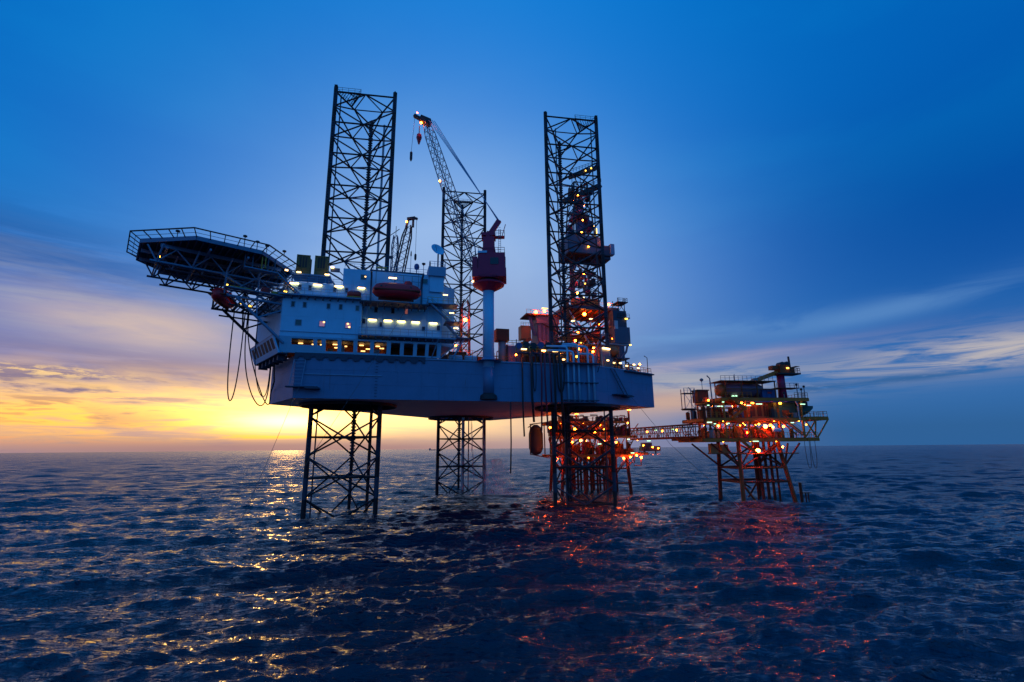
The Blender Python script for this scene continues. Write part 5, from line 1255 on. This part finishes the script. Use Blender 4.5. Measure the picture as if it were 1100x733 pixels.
# things standing on the platform's decks
def ptop(name, label, cat, x, y, z, rot=0): return thing(name, label, cat, Vector(PO) + Vector((x * math.cos(PR) - y * math.sin(PR), x * math.sin(PR) + y * math.cos(PR), z)), PR + rot)
vs_ = ptop('pressure_vessel', 'long horizontal blue grey vessel with orange end on the platform top deck', 'pressure vessel', -3.0, -2.0, 21.15)
MB().lathe([(.05, -5.3), (.9, -5.1), (1.35, -4.6), (1.45, -3.8)], (0, 0, 1.75), 20, 'x').build('end_cap', 'orange', vs_, smooth=True)
MB().lathe([(1.45, -3.8), (1.45, 4.6), (1.2, 5.2), (.1, 5.6)], (0, 0, 1.75), 20, 'x').build('shell', 'mauve', vs_, smooth=True)
for x in (-3, 0, 3.4): MB().box(x - .15, x + .15, -1.3, 1.3, 0, 1.2).build('saddle', 'rust', vs_)
vf = ptop('vessel_gantry', 'ochre framed gantry with railed roof round the horizontal vessel', 'gantry', -2.0, -2.2, 21.15)
for x in (-5.2, -1.6, 2.0, 6.2):
    for y in (-2.0, 2.2): MB().bar((x, y, 0), (x, y, 3.5), .2).build('post', 'ochre_dark', vf)
MB().box(-6.4, 6.4, -2.3, 2.4, 3.5, 3.65).build('roof', 'ochre_dark', vf); MB().box(-5.6, 6.4, -2.2, -1.8, 1.75, 1.95).build('mid_beam', 'ochre_dark', vf)
MB().rail([(-6.3, -2.2, 3.65), (5.8, -2.2, 3.65)], 1.0, 1.0, .05).box(1.6, 2.6, -1.8, -1, 3.65, 4.2).bar((-3, -2, 3.6), (-3, -2, 5), .12).build('railing', 'grey', vf)
bb = ptop('blue_container', 'dark blue container with a small red plate beside the crane pedestal', 'container', 3.2, -2.4, 21.15)
MB().box(-1.7, 1.5, -1.2, 1.2, .1, 1.95).build('body', 'blue_box', bb); MB().box(-.6, .5, -1.25, -1.2, .95, 1.35).build('plate', 'boat_red', bb)
for x in (-1.72, -.6, .5, 1.5): MB().bar((x, -1.22, 0), (x, -1.22, 2.0), .12).build('rib', 'blue_box', bb)
pc = ptop('platform_crane', 'small ochre crane on a red pedestal with its boom lowered to the left', 'crane', 7.0, -2.6, 21.15)
MB().lathe([(.95, 0), (.8, 2.4), (.8, 5.2)], n=16).build('pedestal', 'crane_red', pc, smooth=True)
MB().box(-2.2, 3.2, -1.4, 1.4, 2.1, 2.25).rail([(-2.1, -1.3, 2.25), (3.1, -1.3, 2.25)], 1.0, 1.0, .05).build('ring_deck', 'rust', pc)
MB().box(-1.4, 4.0, -1.4, 1.4, 5.2, 5.5).build('turntable', 'dark', pc)
MB().box(-.6, 1.8, -1.0, 1.0, 5.5, 7.4).box(1.8, 3.0, -.9, .9, 5.5, 6.9).box(-2.2, -.6, -.7, .7, 6.3, 7.2).build('machinery', 'ochre_dark', pc)
MB().lathe([(.3, -.8), (.7, -.7), (.7, .7), (.3, .8)], (.4, 0, 7.4), 12, 'y').lathe([(.3, -.7), (.5, -.6), (.5, .6), (.3, .7)], (1.6, 0, 7.7), 10, 'y').build('winch', 'dark', pc)
MB().bar((-.4, 0, 5.9), (-7.2, 0.4, 3.5), .75, .85).bar((-7.2, .4, 3.5), (-8.6, .5, 3.1), .9, .6).build('boom', 'ochre', pc)
MB().bar((-1.0, 0, 5.4), (-2.8, .1, 4.9), .4).build('luffing_ram', 'orange', pc)
MB().tube([(-8.2, .5, 3.1), (-8.2, .5, 1.4)], .06, 5).build('hoist_wire', 'wire', pc); MB().bar((2.6, 0, 7), (2.5, 0, 9.4), .3).build('mast', 'dark', pc)
MB().rail([(1.8, -1.3, 5.5), (3.9, -1.3, 5.5), (3.9, 1.3, 5.5)], 1.1, .7, .05).box(3.2, 4.2, -1, 1, 7.0, 7.1).build('railing', 'dark', pc); strip(pc, (1.2, -1.1, 6.6), .5, .3, .2, 'lamp_yellow')
fb = ptop('fast_boat', 'dark green boat hull hanging at the right end of the platform', 'lifeboat', 11.2, -2.6, 16.9)
n = 10; vv = []; ff = []
for i in range(n + 1):
    u = i / n; x = -2.2 + 4.9 * u; w = 1.2 * (1 - u ** 3) + .03; zb = .15 + 2.0 * u ** 2.2
    vv += [(x, -w, 2.55), (x, -w * .8, zb + (2.5 - zb) * .35), (x, 0, zb), (x, w * .8, zb + (2.5 - zb) * .35), (x, w, 2.55)]
for i in range(n):
    for j in range(4): ff.append((i * 5 + j, (i + 1) * 5 + j, (i + 1) * 5 + j + 1, i * 5 + j + 1))
    ff.append((i * 5 + 4, (i + 1) * 5 + 4, (i + 1) * 5, i * 5))
ff.append((0, 1, 2, 3, 4)); MB().add(vv, ff).build('hull', 'green_hull', fb)
MB().bar((-2.2, -1.3, 2.55), (2.6, -.1, 2.6), .12).build('gunwale', 'dark', fb)
sc_ = ptop('caged_ladder', 'white framed ladder cage standing at the platform left corner', 'ladder cage', -16.2, -4.6, 18.7)
for x in (-1.1, 1.1):
    for y in (-.7, .7): MB().bar((x, y, 0), (x, y, 4.1), .13).build('post', 'mauve', sc_)
MB().box(-1.3, 1.3, -.9, .9, -.1, .05).box(-1.2, 1.2, -.8, .8, 3.1, 3.25).build('floor', 'dark', sc_); MB().rail([(-1.2, -.8, 3.25), (1.2, -.8, 3.25)], 1.0, .8, .05).build('railing', 'pale', sc_)
for a, b in (((-1, 0), (1, 3)), ((1, 0), (-1, 3))): MB().bar((a[0], -.7, a[1]), (b[0], -.7, b[1]), .07).build('brace', 'pale', sc_)
MB().box(-1.3, 4.0, -.5, .5, -.3, -.12).build('bracket', 'rust', sc_)
lc = ptop('cabin', 'rust coloured box with a lamp mast on the left end of the top deck', 'cabin', -12.4, -2.8, 20.0)
MB().box(-1.2, 1.2, -1.2, 1.2, .2, 2.6).build('body', 'rust', lc); MB().box(-1.4, 1.4, -1.4, 1.4, 2.6, 2.8).build('roof', 'dark', lc)
MB().tube([(.6, 0, 3), (.6, 0, 4.9)], .06, 6).lathe([(.1, 4.7), (.38, 4.9), (.38, 5.2), (.1, 5.4)], (.6, 0, 0), 10).tube([(2.6, 0, .6), (2.5, 0, 5.4), (1.9, 0, 6.0)], .13, 6).bar((-2.6, 0, 3.4), (-1.9, 0, 2.6), .14).build('lamp_mast', 'grey', lc)
for x, h in ((9.2, 3.0), (10.2, 2.0), (10.9, 2.6), (6.0, 1.2)):
    o = ptop('deck_mast', {9.2: 'tallest thin mast on the right end of the top deck', 10.2: 'round headed lamp post on the right end of the top deck', 10.9: 'pale rail post at the far right of the top deck', 6.0: 'short post beside the platform crane pedestal'}[x], 'mast', x, -4.4, 21.15)
    MB().tube([(0, 0, 0), (0, 0, h)], .10, 6).build('post', 'grey', o); MB().lathe([(.1, 0), (.25, .1), (.25, .4), (.1, .5)], (0, 0, h - .4), 8).build('head', 'dark', o)
MB().box(9.6, 11.2, -4.5, -2, 19.2, 20.3).build('drain_tank', 'dark', pl)
for i, lb_ in enumerate(('leftmost thin rope loop hanging under the right end of the platform', 'rightmost thin rope loop hanging under the right end of the platform')):
    a = Vector(PO) + Vector((9.6 + i * 1.2, -3.5, 12)); hang('hanging_rope', lb_, 'rope', uloop(a, a + Vector((1.0, 0, 0)), 5.6), .05, 'hose')

# ------------------------------------------------------------------ wellhead platform under the derrick
WO, WR = (20.0, 134.0, 0.0), R_(10)
wp = thing('wellhead_platform', 'dark rust wellhead platform with orange lamps behind and below the right leg', 'platform', WO, WR)
R3 = random.Random(21)
def wdeck(x0, x1, y0, y1, z):
    MB().box(x0, x1, y0, y1, z, z + .12).build('deck', 'ochre_dark', wp)
    for y in (y0, y1): MB().box(x0, x1, y - .12, y + .12, z - .55, z + .005).build('edge_beam', 'ochre', wp)
    MB().rail([(x0, y0, z + .12), (x1, y0, z + .12), (x1, y1, z + .12)], 1.1, 1.3, .06).build('railing', 'ochre_dark', wp)
wdeck(-11, 9.5, -6.5, 7, 9.2); wdeck(-9, 11, -6.5, 7, 13.9); wdeck(-11, 8.5, -6.5, 7, 17.6); wdeck(9.6, 14.5, -5, 4, 9.6)
for x in (-8.5, -2.8, 2.8, 8.3):
    for y in (-6.2, 6.6): MB().bar((x, y, 9.3), (x, y, 17.4), .36).build('column', 'ochre_dark', wp)
    for y in (-5.5, 5.5): beam(wp, 'jacket_leg', (x * 1.1, y * 1.08, -4), (x, y, 9.0), .42, 'rust', 10)
for z in (2.2, 5.8):
    for y in (-5.6, 5.6): beam(wp, 'jacket_horizontal', (-9, y, z), (9, y, z), .2, 'rust')
for x0, x1 in ((-9, -2.9), (-2.9, 2.9), (2.9, 9)):
    beam(wp, 'jacket_diagonal', (x0, -5.7, 1.8), (x1, -5.6, 8.8), .18, 'rust'); beam(wp, 'jacket_diagonal', (x0, 5.7, 8.8), (x1, 5.6, 1.8), .18, 'rust')
for i in range(16): MB().tube([(-5.5 + (i % 8) * 1.75, -2 + (i // 8) * 3, -3), (-5.5 + (i % 8) * 1.75, -2 + (i // 8) * 3, 9.2)], .3, 8).build('conductor', 'rust', wp)
for z0, z1, xa, xb in ((9.4, 13.3, -10.5, 9.2), (14.05, 17.0, -8.5, 10.5), (5.6, 8.6, -8.8, 9.0)):
    n_ = 15                         # bracing and riser bundles between the decks
    for i in range(n_):
        x = xa + (xb - xa) * i / n_; beam(wp, 'riser', (x, R3.uniform(-5.5, 5), z0), (x + R3.uniform(-.3, .3), R3.uniform(-5.5, 5), z1), R3.uniform(.12, .3), R3.choice(('rust', 'ochre_dark', 'dark')), 6)
        if i % 2 == 0: beam(wp, 'brace', (x, -6.4, z0), (x + 2.4, -6.4, z1), .12, 'ochre_dark')
for i in range(8): MB().box(-9.5 + i * 2.3, -7.9 + i * 2.3, 2.0, 3.6, 9.4 + (i % 2) * 4.65, 12.6 + (i % 2) * 4.2).build('equipment_skid', ('dark', 'rust', 'ochre_dark')[i % 3], wp)
for i in range(260):
    z = R3.choice((9.35, 9.35, 14.05, 14.05, 17.75)); x = R3.uniform(-10, 9.5); y = R3.uniform(-6, 5); h = R3.uniform(.9, 3.6); c = R3.choice(['rust', 'rust', 'ochre_dark', 'orange', 'dark', 'ochre', 'crane_red', 'dark'])
    if z > 17: h *= .5
    k = R3.random()
    if k < .45: MB().tube([(x, y, z), (x, y, z + h), (x + R3.uniform(-2, 2), y, z + h)], R3.uniform(.07, .2), 6).build('pipework', c, wp)
    elif k < .7: MB().lathe([(.1, 0), (.5, .1), (.5, h * .8), (.1, h * .9)], (x, y, z), 10).build('vessel', c, wp)
    else: w = R3.uniform(.5, 1.8); MB().box(x, x + w, y, y + w, z, z + h * .8).build('machinery', c, wp)
for i in range(14): MB().bar((-4 + i * .7, -6.6, 17.4), (-2.6 + i * .7, -6.6, 15.6), .14).build('slat', 'ochre_dark', wp)
for x, z in ((10.6, 7.2), (12.4, 6.4)): MB().tube([(x - 2, -5, z), (x, -5, z), (x, -5, z + 2.6)], .14, 6).build('pipework', 'rust', wp)
for p, mt, r in (((-11.0, -6.9, 7.9), 'lamp_red', .40), ((-12.0, -6.7, 16.0), 'lamp_orange', .24), ((-10.4, -6.7, 16.0), 'lamp_orange', .3), ((-5.6, -6.8, 15.6), 'lamp_orange', .26), ((-.3, -6.7, 15.0), 'lamp_orange', .3), ((2.2, -6.8, 15.4), 'lamp_amber', .3), ((-6.4, -6.8, 12.4), 'lamp_orange', .2), ((4.0, -6.8, 12.6), 'lamp_orange', .26),
                 ((5.2, -6.8, 12.3), 'lamp_amber', .24), ((7.0, -6.8, 8.3), 'lamp_orange', .24), ((8.8, -6.8, 8.6), 'lamp_orange', .2), ((11.6, -5.4, 12.9), 'lamp_amber', .2), ((12.4, -5.3, 8.4), 'lamp_orange', .26), ((11.2, -5.3, 9.0), 'lamp_orange', .22), ((-2, 0, 12.9), 'lamp_orange', .3), ((4, 1, 16.8), 'lamp_orange', .3), ((-6, 2, 16.8), 'lamp_orange', .3), ((0, 0, 8.4), 'lamp_amber', .2)):
    bulb(wp, p, mt, r)
for k in range(7): bulb(wp, (-9 + k * 3.0, -5.8, 13.5 if k % 2 else 17.2), 'lamp_amber', .18); bulb(wp, (-7.6 + k * 2.6, 2.5, 12.8 if k % 2 else 8.3), 'lamp_orange', .2)  # amber row added behind the deck edges as fill for the interior
MB().box(-12.4, -8.4, -4.8, -1, 19.7, 19.9).build('upper_landing', 'ochre_dark', pl)
for x, z in ((.7, 11.9), (8.6, 13.0), (14, 12.6), (9.4, 9.6)): strip(wp, (x, -6.9, z), .9, .2, .2, 'lamp_green')
for x, z in ((-10.6, 19.2), (-10.6, 20.9), (-4.9, 19.5), (9.3, 20.6)): strip(wp, (x, -6.4, z), .5, .3, 1.1, 'lamp_amber')
MB().box(-10.9, -10.5, -6.2, -5.8, 17.7, 21.6).box(-5.1, -4.7, -6.2, -5.8, 17.7, 20).box(9.1, 9.5, -6.2, -5.8, 14, 21.2).build('lamp_post', 'rust', wp)
ev = ptop('survival_pod', 'x', 'x', 0, 0, 0); bpy.data.objects.remove(ev)
pod = thing('free_fall_boat', 'dark rounded survival craft hanging in a frame at the left end of the wellhead platform', 'lifeboat', (6.0, 131.0, 9.2), WR)
MB().lathe([(.2, 0), (1.3, .5), (1.9, 1.8), (1.9, 5.4), (1.5, 7.0), (.5, 7.8)], n=14).build('hull', 'navy', pod, smooth=True)
for x in (-1.9, 1.9): MB().bar((x, -1.9, .2), (x * .95, -1.9, 7.8), .26).build('frame', 'dark', pod)
MB().bar((-2, -1.9, .3), (3.2, -1.9, -.7), .24).bar((-2, -1.9, 7.8), (4.5, -1.9, 8.6), .24).bar((-1, -2, 7.9), (-2.5, -2, 7), .2).build('frame', 'dark', pod)
# gangway bridge between the two platforms
bp0 = Vector((31.0, 129.0, 13.0)); bp1 = Vector((39.2, 106.5, 12.6)); bdv = bp1 - bp0; bl2 = bdv.length; bang = math.atan2(bdv.y, bdv.x)
br = thing('gangway_bridge', 'rusty covered truss bridge with lamps joining the two platforms', 'bridge', bp0, bang)
for y in (-1.0, 1.0):
    MB().bar((0, y, 0), (bl2, y, 0), .3, .45).build('bottom_chord', 'rust', br); MB().bar((0, y, 2.7), (bl2, y, 2.7), .2, .25).build('top_chord', 'rust', br)
    nn = 14
    for k in range(nn + 1): x = bl2 * k / nn; MB().bar((x, y, 0), (x, y, 2.7), .12).build('post', 'rust', br)
    for k in range(nn): x = bl2 * k / nn; MB().bar((x, y, .2 if k % 2 else 2.6), (x + bl2 / nn, y, 2.6 if k % 2 else .2), .09).build('diagonal', 'rust', br)
    MB().bar((0, y, 1.2), (bl2, y, 1.2), .07).build('handrail', 'rust', br)
MB().box(0, bl2, -.95, .95, -.15, .0).build('floor', 'ochre_dark', br)
for y in (-.5, 0, .5): MB().tube([(0, y, 2.2), (bl2, y, 2.2)], .12, 6).build('pipe', 'grey', br)
for f, mt in ((.25, 'lamp_amber'), (.50, 'lamp_amber'), (.72, 'lamp_amber')): bulb(br, (bl2 * f, 0, 1.7), mt, .22)
for f in (.35, .62): strip(br, (bl2 * f, .8, 2.0), .6, .2, .2, 'lamp_green')
MB().box(bl2 * .72, bl2 * .98, -1.6, 1.6, -.7, -.2).build('support_walkway', 'ochre_dark', br)
# far away
fp = thing('offshore_platform', 'tiny dark platform with orange lights near the horizon right of the hull', 'platform', (244, 900, 0), 0)
MB().box(-16, 16, -10, 10, 4, 13).build('topsides', 'dark', fp); MB().box(-14, 2, -8, 8, 13, 19).build('upper_deck', 'dark', fp)
for x in (-10, 10): MB().bar((x, 0, -3), (x, 0, 5), 2.2).build('leg', 'dark', fp)
for x, z in ((-14, 14), (2, 11), (12, 9)): bulb(fp, (x, -11, z), 'lamp_orange', 1.0)
shp = thing('ship', 'tiny grey ship on the horizon between the left and the far leg', 'ship', (-720, 4500, 0), 0)
MB().prism([(-30, -5), (22, -5), (32, 0), (22, 5), (-30, 5)], -1, 7).build('hull', 'frame_mid', shp); MB().box(-26, -14, -4, 4, 7, 19).build('bridge', 'grey', shp)
# water pouring from the hull and its spray
m = bpy.data.materials.new('falling_water'); m.use_nodes = True; b = m.node_tree.nodes['Principled BSDF']; nt = m.node_tree
b.inputs['Base Color'].default_value = (.62, .64, .70, 1); b.inputs['Roughness'].default_value = .35
geo = nt.nodes.new('ShaderNodeNewGeometry'); a_ = noise(nt, mapping(nt, geo.outputs['Position'], (4, 4, .5)), 1.0, 4).smooth(.40, .62) * .55; nt.links.new(a_.k, b.inputs['Alpha']); M['falling_water'] = m
for i, (x, y, lb_) in enumerate(((-10.6, 128.0, 'left thread of water pouring from the hull beside the far leg'), (-7.6, 126.5, 'right thread of water pouring down along the far leg into spray'))):
    pts = [(0, 0, 18.9), (.2, 0, 12), (.6, -.2, 6), (1.1, -.3, 0)]
    MB().tube(pts, .22, 7, .75 if i else .3).build('falling_water', 'falling_water', None, lb_, 'water stream', loc=(x, y, 0))
R4 = random.Random(4); sp = MB()
for i in range(5200):
    hh = R4.random() ** 1.7 * 8.5; x = R4.gauss(2.6, 1.0 + (8.5 - hh) * .28) ; y = R4.gauss(-.4, 1.4); r = R4.uniform(.025, .06)
    if hh < 1.2: x = R4.gauss(4.5, 4.2); y = R4.gauss(-1.5, 1.6)
    sp.add([(x - r, y, hh), (x + r, y, hh), (x, y, hh + r * 1.6), (x, y - r, hh - r)], [(0, 1, 2), (0, 2, 3), (1, 3, 2), (0, 3, 1)])
spm = bpy.data.materials.new('spray'); spm.use_nodes = True; spm.node_tree.nodes['Principled BSDF'].inputs['Base Color'].default_value = (.7, .72, .78, 1); spm.node_tree.nodes['Principled BSDF'].inputs['Roughness'].default_value = .4; M['spray'] = spm
o = sp.build('spray', 'spray', None, 'pale spray blowing off the water at the foot of the far leg', None, kind='stuff', loc=(-7.0, 126.0, 0))

# ------------------------------------------------------------------ repeats of a kind share a group
GROUPS = {'hanging_hose': 'hoses hanging over the hull side', 'drooping_hose': 'hoses drooping below the helideck', 'mooring_wire': 'thin wires running down to the sea', 'lifeboat': 'red enclosed lifeboats',
          'aerial': 'aerials on the accommodation roof', 'deck_mast': 'small masts on the platform top deck', 'equipment_cabinet': 'cabinets and crates on the hull deck', 'falling_water': 'water pouring from the hull',
          'hanging_rope': 'ropes hanging under the platform', 'deck_tank': 'pale tanks on the hull deck'}
for o in list(SC.objects):
    k = o.name.split('.')[0]
    if o.parent is None and k in GROUPS and 'group' not in o.keys(): o['group'] = GROUPS[k]
